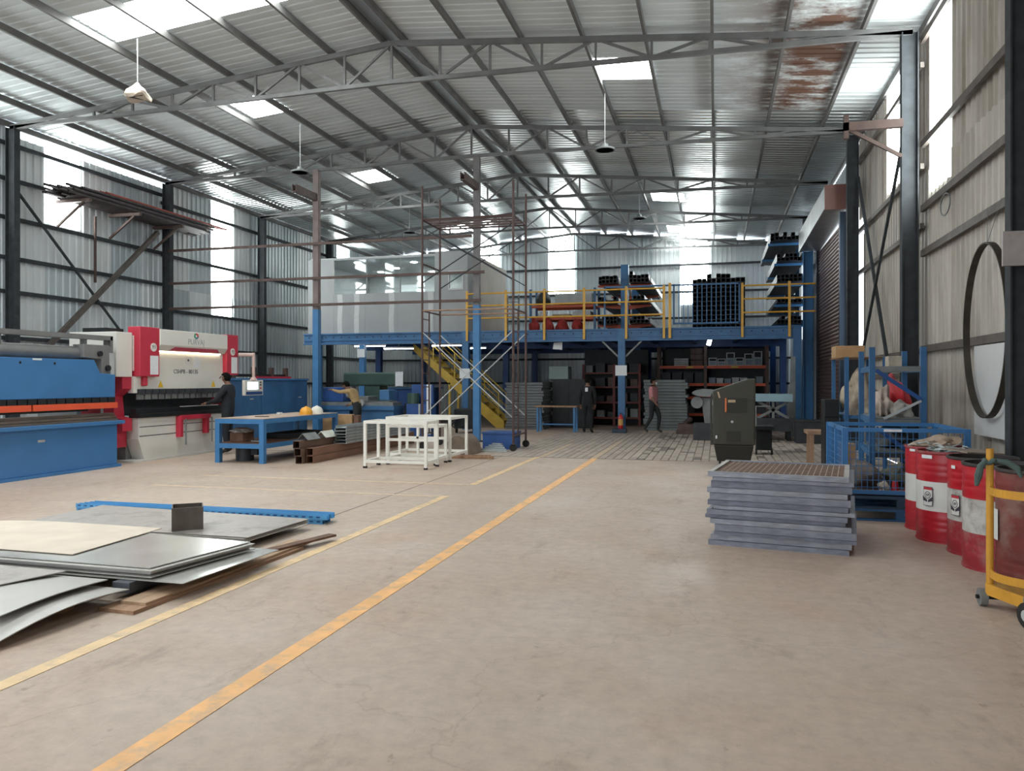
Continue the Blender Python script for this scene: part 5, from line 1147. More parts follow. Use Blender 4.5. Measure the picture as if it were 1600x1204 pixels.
part('deck_skirt', MB().bar(a - un * 0.02 + V(0, 0, 0.13), b - un * 0.02 + V(0, 0, 0.13), 0.03, 0.08).bar(a - un * 0.02 + V(0, 0, 0.13), a + un * 0.55 + V(0, 0, 0.13), 0.03, 0.08), TY, t)
wc = a + ux * (-0.03) + un * 0.0
w1 = part('rear_wheel', MB().cyl(wc + V(-0.05, 0, 0.062), wc + V(-0.005, 0, 0.062), 0.062, n=18), GREY, t, smooth=True); part('axle', MB().cyl(wc + V(-0.07, 0, 0.062), wc + V(0.1, 0, 0.062), 0.015), BLACK, w1)
wd = V(1.96, 5.64, 0)
w2 = part('front_wheel', MB().cyl(wd + un * -0.025 + V(0, 0, 0.085), wd + un * 0.025 + V(0, 0, 0.085), 0.085, n=20), RUBBER, t, smooth=True)
part('hub', MB().cyl(wd + un * -0.032 + V(0, 0, 0.085), wd + un * 0.032 + V(0, 0, 0.085), 0.04, n=14), LGREY, w2); part('fork', MB().box(wd.x - 0.03, wd.x + 0.03, wd.y - 0.03, wd.y + 0.03, 0.14, 0.2), GREY, w2)
CL = mat('green_cloth', (0.085, 0.125, 0.115), 0.9, 0, 0.25, 12)
t = thing('tied_cloth', 'grey green cloth tied round the trolley upright', 'cloth', (a.x, a.y, 0.9), world=True)
part('knot', MB().path([a + V(0.036 * math.cos(k * PI / 5), 0.036 * math.sin(k * PI / 5), 1.03 + 0.012 * math.sin(k * 1.7)) for k in range(10)], 0.018, 8, True), CL, t, smooth=True)
part('cloth_tail', MB().path([a + V(-0.03, -0.02, 1.04), a + V(-0.07, -0.04, 1.0), a + V(-0.085, -0.04, 0.93), a + V(-0.10, -0.05, 0.86)], [0.014, 0.022, 0.026, 0.012], 8), CL, t, smooth=True)
part('cloth_tail', MB().path([a + V(0.03, -0.02, 1.04), a + V(0.09, -0.05, 1.03), a + V(0.15, -0.07, 0.99), a + V(0.17, -0.08, 0.93)], [0.014, 0.022, 0.022, 0.01], 8), CL, t, smooth=True)

# ---------------------------------------------------------------- cage bin, racks and clutter by the right wall
t = thing('mesh_cage', 'blue wire mesh cage bin on pallets behind the drums', 'cage', (2.05, 10.2, 0.3), world=True)
cx0, cx1, cy0, cy1, cz0, cz1 = 1.45, 2.72, 9.60, 10.9, 0.30, 1.06
for x in (cx0, cx1):
    for y in (cy0, cy1): part('corner_post', MB().box(x - 0.03, x + 0.03, y - 0.03, y + 0.03, cz0, cz1), MBLUE, t)
for z in (cz0, cz1 - 0.045):
    for y in (cy0, cy1): part('rail', MB().box(cx0 + 0.03, cx1 - 0.03, y - 0.02, y + 0.02, z, z + 0.045), MBLUE, t)
    for x in (cx0, cx1): part('rail', MB().box(x - 0.02, x + 0.02, cy0 + 0.03, cy1 - 0.03, z, z + 0.045), MBLUE, t)
part('side_post', MB().box(cx0 - 0.02, cx0 + 0.02, cy0 + 0.62, cy0 + 0.68, cz0, cz1), MBLUE, t)
for nm, fn, L_ in (('front_mesh', lambda s_, z: (s_, cy0, z), (cx0, cx1)), ('side_mesh', lambda s_, z: (cx0, s_, z), (cy0, cy1))):
    q = MB(); k = L_[0] + 0.06
    while k < L_[1]: q.bar(fn(k, cz0), fn(k, cz1), 0.006); k += 0.06
    z = cz0 + 0.08
    while z < cz1: q.bar(fn(L_[0], z), fn(L_[1], z), 0.006); z += 0.08
    part(nm, q, MBLUE, t)
part('floor_sheet', MB().box(cx0, cx1, cy0, cy1, cz0 - 0.01, cz0 + 0.01), RUST, t)
part('white_sticker', MB().box(1.86, 2.05, cy0 - 0.025, cy0 - 0.02, 1.02, 1.05), PAPER, t)
def pallet(x0, x1, y0, y1, z0, m, label):
    t = thing('steel_pallet', label, 'pallet', ((x0 + x1) / 2, (y0 + y1) / 2, z0), world=True)
    part('bottom_board', MB().box(x0, x1, y0, y0 + 0.1, z0, z0 + 0.02), m, t); part('bottom_board', MB().box(x0, x1, y1 - 0.1, y1, z0, z0 + 0.02), m, t)
    for x in (x0, (x0 + x1) / 2 - 0.05, x1 - 0.1): part('block', MB().box(x, x + 0.1, y0, y0 + 0.1, z0 + 0.02, z0 + 0.11), m, t); part('block', MB().box(x, x + 0.1, y1 - 0.1, y1, z0 + 0.02, z0 + 0.11), m, t)
    for k in range(6): y = y0 + (y1 - y0 - 0.12) * k / 5; part('deck_board', MB().box(x0, x1, y, y + 0.12, z0 + 0.11, z0 + 0.14), m, t)
pallet(1.32, 2.75, 9.54, 11.0, 0.0, BLUE, 'lower blue pallet under the mesh cage')
pallet(1.34, 2.75, 9.54, 10.98, 0.142, mat('pallet_dark', (0.03, 0.07, 0.12), 0.6, 0, 0.2, 4), 'upper dark pallet under the mesh cage')
RG = mat('rag_brown', (0.16, 0.13, 0.11), 0.9, 0, 0.35, 6); RG2 = mat('rag_cream', (0.48, 0.42, 0.34), 0.9, 0, 0.25, 6)
solo('rag_pile', MB().blob((1.74, 10.2, 0.42), (0.17, 0.25, 0.18), 41, 0.45), RG, 'brown rag pile inside the mesh cage at the left', 'rags', smooth=True)
solo('rag_pile', MB().blob((2.15, 10.3, 0.41), (0.15, 0.22, 0.16), 42, 0.45), mat('rag_olive', (0.13, 0.13, 0.10), 0.9, 0, 0.35, 6), 'olive rag pile inside the mesh cage in the middle', 'rags', smooth=True)
solo('cream_rag', MB().blob((1.90, 9.80, 0.35), (0.05, 0.07, 0.07), 43, 0.5), RG2, 'cream rag at the front of the mesh cage', 'rag', smooth=True)
solo('brown_carton', MB().box(1.52, 1.72, 10.55, 10.75, 0.312, 0.80), CARD, 'small brown carton standing in the left of the cage', 'carton')
for k, x in enumerate((2.02, 2.18)):
    solo('red_cup', MB().lathe([(0.045 + 0.02 * k, 0), (0.03 + 0.02 * k, 0.12), (0.0, 0.12)], (x, 9.78, 0.311), n=16), mat('cup_red', (0.5, 0.015, 0.02), 0.4), ('narrow red plastic cup in the front of the cage', 'wider red plastic cup in the front of the cage')[k], 'cup', smooth=True)
solo('coral_tray', MB().box(2.0, 2.45, 9.66, 9.73, 0.311, 0.335), mat('coral', (0.45, 0.13, 0.09), 0.6), 'flat coral red tray along the front of the cage', 'tray')
# blue rack
t = thing('shelf_rack', 'tall blue post rack loaded with sacks behind the cage', 'rack', (2.35, 11.9, 0), world=True)
rx = ((2.02, 11.15), (2.64, 11.15), (2.16, 12.75), (2.76, 12.75))
for x, y in rx: part('upright', MB().box(x - 0.035, x + 0.035, y - 0.035, y + 0.035, 0, 2.05), BLUE, t)
for z, m in ((1.06, GREY), (1.76, GREY), (0.62, DARK)):
    part('beam', MB().bar((2.055, 11.15, z), (2.605, 11.15, z), 0.05, 0.07), m, t); part('beam', MB().bar((2.19, 12.75, z), (2.73, 12.75, z), 0.05, 0.07), m, t)
    part('side_beam', MB().bar((2.02, 11.19, z), (2.16, 12.71, z), 0.04, 0.08), BLUE, t); part('side_beam', MB().bar((2.64, 11.19, z), (2.76, 12.71, z), 0.04, 0.08), BLUE, t)
    part('shelf', MB().xy([(2.04, 11.13), (2.62, 11.13), (2.74, 12.73), (2.18, 12.73)], z + 0.04, z + 0.055) if z < 1.5 else MB().bar((2.1, 11.9, z), (2.7, 11.9, z), 0.05), GREY, t)
part('diagonal', MB().bar((2.06, 11.10, 1.74), (2.60, 11.10, 1.36), 0.03, 0.05), BLUED, t); part('diagonal', MB().bar((2.15, 11.08, 1.1), (2.60, 11.08, 1.34), 0.03, 0.03), LGREY, t); part('diagonal', MB().bar((2.06, 11.10, 0.98), (2.6, 11.10, 0.55), 0.03, 0.05), BLUED, t)
solo('red_bag', MB().blob((2.47, 11.95, 1.33), (0.14, 0.34, 0.34), 51, 0.35, 4), mat('bag_red', (0.55, 0.03, 0.04), 0.55, 0, 0.2, 5), 'shiny red sack on the middle shelf of the blue rack', 'sack', smooth=True)
solo('white_sack', MB().blob((2.24, 11.55, 1.27), (0.10, 0.22, 0.25), 52, 0.45, 4), mat('sack_pale', (0.42, 0.34, 0.29), 0.85, 0, 0.3, 7), 'pale sack left of the red sack on the blue rack', 'sack', smooth=True)
solo('grey_sack', MB().blob((2.42, 11.34, 1.20), (0.13, 0.13, 0.14), 53, 0.4, 4), mat('sack_grey', (0.38, 0.35, 0.31), 0.85, 0, 0.2, 7), 'small greyish sack in front of the red one on the rack', 'sack', smooth=True)
solo('white_carton', MB().box(2.35, 2.52, 11.78, 12.02, 1.786, 1.95), RG2, 'white carton on the top beams of the blue rack', 'carton', bevel=0.004)
solo('dark_blanket', MB().blob((2.37, 11.8, 0.80), (0.18, 0.42, 0.17), 55, 0.3), DARK, 'dark bundled blanket on the lower shelf of the blue rack', 'blanket', smooth=True)
# second small rack with cables and beige sacks
t = thing('shelf_rack', 'low blue rack with beige sacks next to the shutter', 'rack', (2.25, 13.9, 0), world=True)
for x, y in ((2.02, 13.2), (2.58, 13.2), (2.02, 14.6), (2.58, 14.6)): part('upright', MB().box(x - 0.03, x + 0.03, y - 0.03, y + 0.03, 0, 1.98), BLUE, t)
for z in (1.0, 0.5): part('shelf', MB().box(1.98, 2.62, 13.2, 14.6, z, z + 0.05), BLUE, t)
for k, (x, y, rr_, zz) in enumerate(((2.26, 13.55, 0.22, 0.40), (2.38, 14.2, 0.22, 0.32))):
    solo('beige_sack', MB().blob((x, y, 1.051 + 0.6 * zz), (rr_, 0.24, zz), 61 + k, 0.5, 4), mat('sack_beige', (0.46, 0.38, 0.29), 0.9, 0, 0.3, 9), ('large beige sack of cables on the low blue rack', 'smaller beige sack behind on the low blue rack')[k], 'sack', smooth=True)
solo('black_case', MB().box(1.70, 1.92, 13.3, 13.7, 0.0, 1.3).box(1.70, 1.92, 13.28, 13.3, 1.02, 1.26), BLACK, 'tall black case standing left of the low blue rack', 'case', bevel=0.01)
solo('kraft_carton', MB().box(1.95, 2.4, 13.85, 14.35, 1.99, 2.19), CARD, 'open brown carton on top of the low blue rack', 'carton', bevel=0.005)
part('carton_board', MB().box(1.95, 2.62, 13.2, 14.6, 1.975, 1.985), WOOD, t)
# wooden stool frame
t = thing('wooden_stand', 'bare wooden stand beside the blue cage in the aisle', 'stand', (1.85, 15.0, 0), world=True)
for x in (1.68, 2.05):
    for y in (14.75, 15.3): part('leg', MB().box(x - 0.03, x + 0.03, y - 0.03, y + 0.03, 0, 0.64), mat('stand_wood', (0.36, 0.22, 0.14), 0.7, 0, 0.2, 5), t)
part('top', MB().box(1.6, 2.12, 14.7, 15.35, 0.64, 0.70), MATS['stand_wood'], t)
# right wall things
hoop_c = V(3.22, 10.6, 2.22); pts = [hoop_c + V(0, 0.76 * math.cos(2 * PI * k / 48), 1.06 * math.sin(2 * PI * k / 48)) for k in range(48)]
q = MB(); n = 48
for p in pts:
    d = (p - hoop_c).normalized()
    q.v += [tuple(p + V(-0.05, 0, 0)), tuple(p + V(0.03, 0, 0)), tuple(p + d * 0.018 + V(0.03, 0, 0)), tuple(p + d * 0.018 + V(-0.05, 0, 0))]
for k in range(n):
    j = (k + 1) % n; q.f += [(4 * k + i, 4 * k + (i + 1) % 4, 4 * j + (i + 1) % 4, 4 * j + i) for i in range(4)]
t = thing('hanging_hoop', 'large dark oval hoop hanging on the right wall', 'hoop', (3.22, 10.6, 1.15), world=True)
part('band', q, mat('hoop_dark', (0.05, 0.04, 0.03), 0.6, 0.2, 0.3, 6), t); part('wire', MB().cyl(pts[12], V(3.30, 10.85, 3.78), 0.004, n=5).cyl(pts[12], V(3.30, 10.35, 3.78), 0.004, n=5), GREY, t)
solo('white_board', MB().cbox((3.30, 10.78, 1.48), (0.02, 1.10, 1.15)), mat('board_white', (0.62, 0.62, 0.62), 0.5, 0, 0.04), 'white board leaning on the right wall behind the hoop', 'board')
solo('column_plate', MB().box(2.90, 3.35, 9.06, 9.10, 2.80, 3.16), mat('plate_mauve', (0.36, 0.32, 0.31), 0.6, 0, 0.12, 8), 'grey plate fixed to the nearest right wall column', 'plate')
q = MB().path([(XR - 0.12, 12.8 + 0.25 * math.sin(a_) , 4.25 + 0.16 * math.cos(a_)) for a_ in [2 * PI * k / 20 for k in range(20)]], 0.012, 5, True)
solo('wire_coil', q, GREY, 'small wire coil hanging under the right wall window', 'wire coil')
# ---------------------------------------------------------------- sheets, planks and channels in the foreground
SH1 = mat('sheet_grey', (0.46, 0.44, 0.41), 0.38, 0.1, 0.10, 2); SH2 = mat('sheet_shine', (0.52, 0.51, 0.48), 0.22, 0.25, 0.08, 2); SH3 = mat('sheet_brownish', (0.40, 0.36, 0.33), 0.45, 0.1, 0.2, 2.5, dirt=((0.14, 0.12, 0.10), 0.35, 2.5)); SH4 = mat('sheet_beige', (0.66, 0.56, 0.46), 0.7, 0, 0.08, 3)
def metal_sheet(cs, z, m, label, th=0.006, group=None, sag=None, nx=10):
    # cs: four corners (x, y) in order; sag(u, v) -> extra z
    q = MB(); c = [Vector((p[0], p[1])) for p in cs]; N = nx
    for s_ in (0, th):
        for j in range(N + 1):
            for i in range(N + 1):
                u, v = i / N, j / N; p = (c[0] * (1 - u) + c[1] * u) * (1 - v) + (c[3] * (1 - u) + c[2] * u) * v
                q.v.append((p.x, p.y, z + s_ + (sag(u, v) if sag else 0)))
    M_ = (N + 1) ** 2
    for j in range(N):
        for i in range(N):
            k = j * (N + 1) + i; q.f += [(k, k + N + 1, k + N + 2, k + 1), (M_ + k, M_ + k + 1, M_ + k + N + 2, M_ + k + N + 1)]
    for i in range(N):
        for a_, b_ in ((i, i + 1), ((i + 1) + N * (N + 1), i + N * (N + 1)), ((i + 1) * (N + 1), i * (N + 1)), (i * (N + 1) + N, (i + 1) * (N + 1) + N)): q.f.append((a_, b_, M_ + b_, M_ + a_))
    return solo('metal_sheet', q, m, label, 'metal sheet', group)
# rear stack
for k in range(5):
    d = 0.012 * ((k * 5) % 3)
    metal_sheet([(-7.10 + d, 6.42), (-4.33 + d, 6.40 + d), (-4.27 + d, 7.46), (-7.14 + d, 7.66)], 0.062 + k * 0.011, SH3 if k == 4 else SH1, 'topmost dull stained sheet of the rear sheet stack' if k == 4 else 'grey steel sheet inside the rear stack by the blue channels', group='rear stack of sheets', sag=lambda u, v: 0.0)
for k, y in enumerate((6.6, 7.2)): solo('bearer', MB().box(-6.9, -4.5, y, y + 0.09, 0, 0.06), WOOD, ('front wooden bearer under the rear sheet stack', 'back wooden bearer under the rear sheet stack')[k], 'bearer')
# middle stack
sagA = lambda u, v: -0.05 * max(0.0, 0.45 - u) ** 2 * 3
metal_sheet([(-6.5, 4.80), (-3.74, 4.78), (-3.68, 5.95), (-6.5, 6.02)], 0.125, SH2, 'long shiny steel sheet at the bottom of the middle stack', sag=sagA)
for k in range(6):
    d = 0.015 * ((k * 7) % 4)
    metal_sheet([(-6.6, 4.84 + d), (-4.03 - d, 4.80 + d), (-3.85 - d, 5.85), (-6.55, 6.08)], 0.145 + k * 0.0115, SH2 if k == 5 else SH1, 'topmost grey steel sheet of the middle stack under the beige sheet' if k == 5 else 'grey steel sheet inside the middle stack', group='middle stack of sheets', sag=sagA)
metal_sheet([(-7.2, 5.06), (-4.95, 5.02), (-5.02, 6.12), (-7.0, 6.16)], 0.216, SH4, 'beige board lying on top of the middle sheet stack', sag=sagA)
solo('bearer', MB().box(-4.3, -4.15, 4.72, 6.1, 0.045, 0.12), mat('bearer_slate', (0.10, 0.11, 0.13), 0.6, 0.2), 'dark steel bearer under the right of the middle stack', 'bearer')
solo('bearer', MB().box(-6.2, -6.05, 4.9, 6.0, 0.0, 0.105), mat('bearer_slate2', (0.10, 0.11, 0.13), 0.6, 0.2), 'dark steel bearer under the left of the middle stack', 'bearer')
# front-left stack with drooping corner
sagC = lambda u, v: 0.035 * math.sin(PI * v) - 0.06 * (1 - v) ** 2
metal_sheet([(-6.6, 3.45), (-4.12, 3.55), (-4.10, 4.66), (-6.6, 4.70)], 0.09, SH1, 'drooping grey sheet nearest the camera at the left edge', sag=sagC)
metal_sheet([(-6.6, 3.62), (-4.30, 3.80), (-4.32, 4.70), (-6.6, 4.74)], 0.135, SH1, 'grey sheet above the drooping one at the left edge', sag=lambda u, v: 0.02 * math.sin(PI * v))
metal_sheet([(-6.6, 4.1), (-4.85, 4.28), (-4.72, 4.72), (-6.6, 4.78)], 0.168, SH3, 'stained sheet on top of the front left stack', sag=lambda u, v: 0.02 * math.sin(PI * v) if False else 0.0)
solo('bearer', MB().box(-6.4, -4.35, 4.30, 4.42, 0.0, 0.085), WOOD, 'wooden bearer under the front left sheets', 'bearer')
# wood planks
solo('wood_plank', MB().bar((-4.0, 4.42, 0.0125), (-3.93, 6.55, 0.0125), 0.30, 0.025), WOOD, 'wide wooden plank flat on the floor beside the sheets', 'plank')
solo('wood_plank', MB().bar((-3.97, 4.55, 0.0345), (-3.92, 6.75, 0.0345), 0.22, 0.02), mat('plank_pale', (0.42, 0.28, 0.18), 0.75, 0, 0.25, 4, bump=0.2, stretch=(6, 0.6, 6)), 'narrower plank lying on the wide one beside the sheets', 'plank')
solo('wood_plank', MB().bar((-4.02, 5.9, 0.055), (-3.72, 7.0, 0.055), 0.10, 0.02), RUST, 'short brown plank end pointing at the yellow line', 'plank')
# open box tube standing on the sheets
bx = V(-0.145, -0.145, 0.123); s_ = 0.29; hh = 0.225; w_ = 0.01
bxo = solo('box_section', MB().box(bx.x, bx.x + s_, bx.y, bx.y + w_, bx.z, bx.z + hh).box(bx.x, bx.x + s_, bx.y + s_ - w_, bx.y + s_, bx.z, bx.z + hh).box(bx.x, bx.x + w_, bx.y + w_, bx.y + s_ - w_, bx.z, bx.z + hh).box(bx.x + s_ - w_, bx.x + s_, bx.y + w_, bx.y + s_ - w_, bx.z, bx.z + hh),
     mat('box_brown', (0.13, 0.105, 0.09), 0.55, 0.3, 0.3, 5), 'short open box section standing on the rear sheet stack', 'box section')
bxo.location = (-5.14, 6.64, 0.123); bxo.rotation_euler.z = 0.66
# blue slotted channels
CB = mat('channel_blue', (0.09, 0.33, 0.62), 0.4, 0, 0.1, 5)
def channel(i, x0, x1, y, z, lb):
    q = MB(); h = 0.05; q.box(x0, x1, y, y + 0.055, z, z + 0.005).box(x0, x1, y, y + 0.005, z + 0.005, z + h).box(x0, x1, y + 0.05, y + 0.055, z + 0.005, z + h)
    t = thing('slotted_channel', lb, 'steel channel', ((x0 + x1) / 2, y, z), group='blue slotted channels', world=True); part('channel_body', q, CB, t)
    s = MB(); n = int((x1 - x0) / 0.09)
    for k in range(n): s.box(x0 + 0.03 + 0.09 * k, x0 + 0.075 + 0.09 * k, y - 0.0015, y, z + 0.02, z + 0.036)
    part('slots', s, BLUED, t, kind='stuff')
for i in range(4):
    channel(i, -7.58 + 0.03 * i, -4.24 - 0.03 * (i % 2), 7.74 + 0.062 * i, 0.0, 'blue slotted channel in the lower layer of the floor bundle')
    channel(i, -7.58 + 0.02 * i, -4.18 - 0.03 * (i % 2), 7.73 + 0.062 * i, 0.051, 'blue slotted channel in the upper layer of the floor bundle')

# ---------------------------------------------------------------- hanging lamps
def bay_lamp(x, y, z, label, wrapped=False):
    zr = roof_z(x) - (0.17 if min(abs(x - p_) for p_ in PX) < 0.04 else 0.03)
    t = thing('high_bay_lamp', label, 'lamp', (x, y, z), group='high bay lamps hanging from the roof')
    part('rod', MB().cyl((0, 0, 0.14), (0, 0, zr - z), 0.010, n=6), LGREY, t)
    if wrapped:
        q = MB(); n = 24
        prof = [(0.02, 0.30), (0.05, 0.26), (0.10, 0.20), (0.19, 0.13), (0.24, 0.05), (0.22, 0.0)]
        for i, (r_, z_) in enumerate(prof):
            for k in range(n): 
                f = 1 + 0.13 * math.sin(5 * k * 2 * PI / n + i) * (i / 5.0); q.v.append((r_ * f * math.cos(2 * PI * k / n), r_ * f * math.sin(2 * PI * k / n), z_ - 0.05 * (i / 5.0) * math.sin(3 * k * 2 * PI / n)))
        for i in range(len(prof) - 1): q.f += [(i * n + k, i * n + (k + 1) % n, (i + 1) * n + (k + 1) % n, (i + 1) * n + k) for k in range(n)]
        q.f.append(tuple(5 * n + k for k in range(n)))
        part('cloth_wrap', q, mat('wrap_cream', (0.55, 0.47, 0.38), 0.9, 0, 0.15, 10), t, smooth=True)
        part('reflector', MB().lathe([(0.16, 0.02), (0.14, 0.10), (0.05, 0.2)], n=20), DARK, t, smooth=True)
    else:
        part('housing', MB().lathe([(0.04, 0.15), (0.07, 0.14), (0.09, 0.06), (0.20, 0.045), (0.225, 0.03), (0.225, 0.0), (0.19, 0.0)], n=24), GREY, t, smooth=True)
        part('lens', MB().lathe([(0.0, 0.004), (0.19, 0.0)], n=24), mat('lens_white', (0.5, 0.52, 0.53), 0.4), t)
bay_lamp(-10.64, 12.31, 6.98, 'nearest hanging lamp wrapped in cream cloth', True)
bay_lamp(-10.03, 17.19, 6.80, 'round hanging lamp left of the tall posts')
bay_lamp(-2.39, 17.12, 6.75, 'round hanging lamp under the bright roof light at right')
bay_lamp(-2.58, 27.14, 7.28, 'far round hanging lamp above the tube racks')
bay_lamp(-10.68, 25.86, 6.95, 'far round hanging lamp above the office')

# pipe rack on left wall
for k, y in enumerate((15.6, 17.3, 19.0)):
    solo('wall_bracket', MB().box(XL + 0.14, XL + 1.15, y - 0.04, y + 0.04, 6.02, 6.10).bar((XL + 0.15, y, 5.45), (XL + 0.95, y, 6.02), 0.05), STEELB, ('nearest steel bracket carrying the pipe bundle on the left wall', 'middle steel bracket carrying the pipe bundle on the left wall', 'farthest steel bracket carrying the pipe bundle on the left wall')[k], 'bracket')
pm_ = MB().tube((0, 0, 0), (0, 5.1, 0), 0.035, 0.2, 8); me_ = pm_.mesh('stored_pipe', True); me_.materials.append(mat('pipe_dark', (0.10, 0.085, 0.085), 0.5, 0.4, 0.3, 5))
pr_ = MB().tube((0, 0, 0), (0, 5.0, 0), 0.03, 0.2, 8); mr_ = pr_.mesh('stored_pipe', True); mr_.materials.append(mat('pipe_red', (0.42, 0.09, 0.07), 0.5, 0.1, 0.2, 5))
rp = random.Random(2)
for j in range(4):
    for i in range(12 - 2 * (j // 2)):
        o = inst('stored_pipe', me_, (XL + 0.24 + i * 0.076 + 0.038 * (j % 2), 15.2 + rp.uniform(-0.3, 0.35), 6.14 + j * 0.07))
        tag(o, 'dark steel pipe in the bundle stored high on the left wall', 'pipe', 'dark pipes on the left wall rack')
for i in range(5):
    o = inst('stored_pipe', mr_, (XL + 0.62 + i * 0.066, 15.9 + 0.12 * i, 6.43), (0, 0, 0)); tag(o, 'red pipe lying on top of the bundle on the left wall', 'pipe', 'red pipes on the left wall rack')

# ---------------------------------------------------------------- people
def person(label, loc, rz, J, mats, h=1.0, hair=True, back_mark=False, mask=False, bulk=1.0):
    """J: joint positions (local, facing +Y); mats: shirt, trousers, shoes. One continuous skinned body."""
    t = thing('person', label, 'person', loc, rz)
    names = ['pelvis', 'spine', 'chest', 'neckb', 'neck', 'head', 'crown', 'shL', 'elL', 'wrL', 'haL', 'shR', 'elR', 'wrR', 'haR', 'hiL', 'knL', 'anL', 'toL', 'hiR', 'knR', 'anR', 'toR', 'jaw']
    edges = [('pelvis', 'spine'), ('spine', 'chest'), ('chest', 'neckb'), ('neckb', 'neck'), ('neck', 'head'), ('head', 'crown'), ('head', 'jaw'), ('chest', 'shL'), ('shL', 'elL'), ('elL', 'wrL'), ('wrL', 'haL'), ('chest', 'shR'), ('shR', 'elR'), ('elR', 'wrR'), ('wrR', 'haR'),
             ('pelvis', 'hiL'), ('hiL', 'knL'), ('knL', 'anL'), ('anL', 'toL'), ('pelvis', 'hiR'), ('hiR', 'knR'), ('knR', 'anR'), ('anR', 'toR')]
    rad = dict(pelvis=(.145, .10), spine=(.135, .095), chest=(.165, .105), neckb=(.085, .07), neck=(.052, .055), head=(.078, .092), crown=(.068, .08), jaw=(.05, .05), shL=(.068, .066), elL=(.047, .047), wrL=(.032, .03), haL=(.034, .022), hiL=(.088, .092), knL=(.060, .062), anL=(.042, .046), toL=(.04, .03))
    for k in list(rad):
        if k.endswith('L'): rad[k[:-1] + 'R'] = rad[k]
    me = bpy.data.meshes.new('body'); me.from_pydata([tuple(Vector(J[n]) * h) for n in names], [(names.index(a), names.index(b)) for a, b in edges], [])
    ob = bpy.data.objects.new('body', me); COL.objects.link(ob)
    sk = ob.modifiers.new('skin', 'SKIN'); sk.use_smooth_shade = True
    if not me.skin_vertices:
        bm = bmesh.new(); bm.from_mesh(me); bm.verts.layers.skin.verify(); bm.to_mesh(me); bm.free()
    sd = me.skin_vertices[0].data
    for i, n in enumerate(names): bk = bulk if n[:2] in ('pe', 'sp', 'ch', 'sh', 'el', 'hi', 'kn') else 1.0; sd[i].radius = (rad[n][0] * h * bk, rad[n][1] * h * bk); sd[i].use_root = (n == 'pelvis')
    ss = ob.modifiers.new('sub', 'SUBSURF'); ss.levels = 2; ss.render_levels = 2
    dg = bpy.context.evaluated_depsgraph_get(); ev = ob.evaluated_get(dg); nm = bpy.data.meshes.new_from_object(ev)
    bpy.data.objects.remove(ob)
    region = {}
    for a, b in edges:
        s_ = 'shirt'
        if a in ('neck', 'head'): s_ = 'skin'
        elif a == 'neckb': s_ = 'skin'
        elif b[:2] in ('ha',): s_ = 'skin'
        elif b[:2] == 'wr': s_ = 'sleeve'
        elif b[:2] in ('kn', 'an', 'hi'): s_ = 'trousers'
        elif b[:2] == 'to': s_ = 'shoe'
        region[(a, b)] = s_
    mb = MB(); mb.v = [tuple(v.co) for v in nm.vertices]; mb.f = [tuple(p.vertices) for p in nm.polygons]
    nb = len(mb.f)
    bpy.data.meshes.remove(nm)
    # fingers, nose and ears joined into the same body mesh
    for S in 'LR':
        w0, h0 = Vector(J['wr' + S]) * h, Vector(J['ha' + S]) * h; d = (h0 - w0).normalized(); side = d.cross(Vector((0, 0, 1)))
        if side.length < 0.2: side = Vector((0, 1, 0))
        side.normalize(); nrm = side.cross(d)
        for k, ln in enumerate((0.055, 0.066, 0.070, 0.062)):
            b0 = h0 + side * (k - 1.5) * 0.018 * h
            mb.path([b0 - d * 0.02, b0 + d * ln * 0.5 * h, b0 + d * ln * 0.85 * h - nrm * 0.02 * h], [0.011 * h, 0.010 * h, 0.008 * h], 6)
        b0 = w0.lerp(h0, 0.35) + side * 0.024 * h; mb.path([b0, b0 + side * 0.03 * h + d * 0.03 * h, b0 + side * 0.035 * h + d * 0.06 * h], [0.013 * h, 0.012 * h, 0.009 * h], 6)
    hd, cr, jw = Vector(J['head']) * h, Vector(J['crown']) * h, Vector(J['jaw']) * h
    upv = (cr - hd).normalized(); fw = (jw - hd); fw = (fw - upv * fw.dot(upv)).normalized(); sd_ = fw.cross(upv)
    mb.path([hd + fw * 0.085 * h + upv * 0.02 * h, hd + fw * 0.112 * h - upv * 0.012 * h, hd + fw * 0.09 * h - upv * 0.02 * h], [0.008, 0.014, 0.01], 6)
    for s_ in (-1, 1): mb.path([hd + sd_ * s_ * 0.078 * h - upv * 0.03 * h, hd + sd_ * s_ * 0.09 * h, hd + sd_ * s_ * 0.078 * h + upv * 0.025 * h], [0.009, 0.015, 0.009], 6)
    me = bpy.data.meshes.new('body'); me.from_pydata(mb.v, [], mb.f); me.update()
    shirt, trousers, shoes, longsl = mats
    for m in (shirt, SKIN, trousers, shoes): me.materials.append(m)
    seg = [(Vector(J[a]) * h, Vector(J[b]) * h, region[(a, b)]) for a, b in edges]
    for i, p in enumerate(me.polygons):
        if i >= nb: p.material_index = 1; p.use_smooth = True; continue
        c = p.center; best, rg, bf = 9, 'shirt', 0
        for a, b, r_ in seg:
            ab = b - a; f = max(0, min(1, (c - a).dot(ab) / ab.length_squared)); dd = (c - (a + ab * f)).length
            if dd < best - 1e-5: best, rg, bf = dd, r_, f
        if rg == 'sleeve': rg = 'shirt' if longsl else 'skin'
        if rg == 'shirt' and c.z < (Vector(J['pelvis']) * h).z - 0.02: rg = 'trousers' if c.z < (Vector(J['pelvis']) * h).z - 0.10 else 'shirt'
        p.material_index = {'shirt': 0, 'skin': 1, 'trousers': 2, 'shoe': 3}[rg]; p.use_smooth = True
    o = bpy.data.objects.new('body', me); link(o, t)
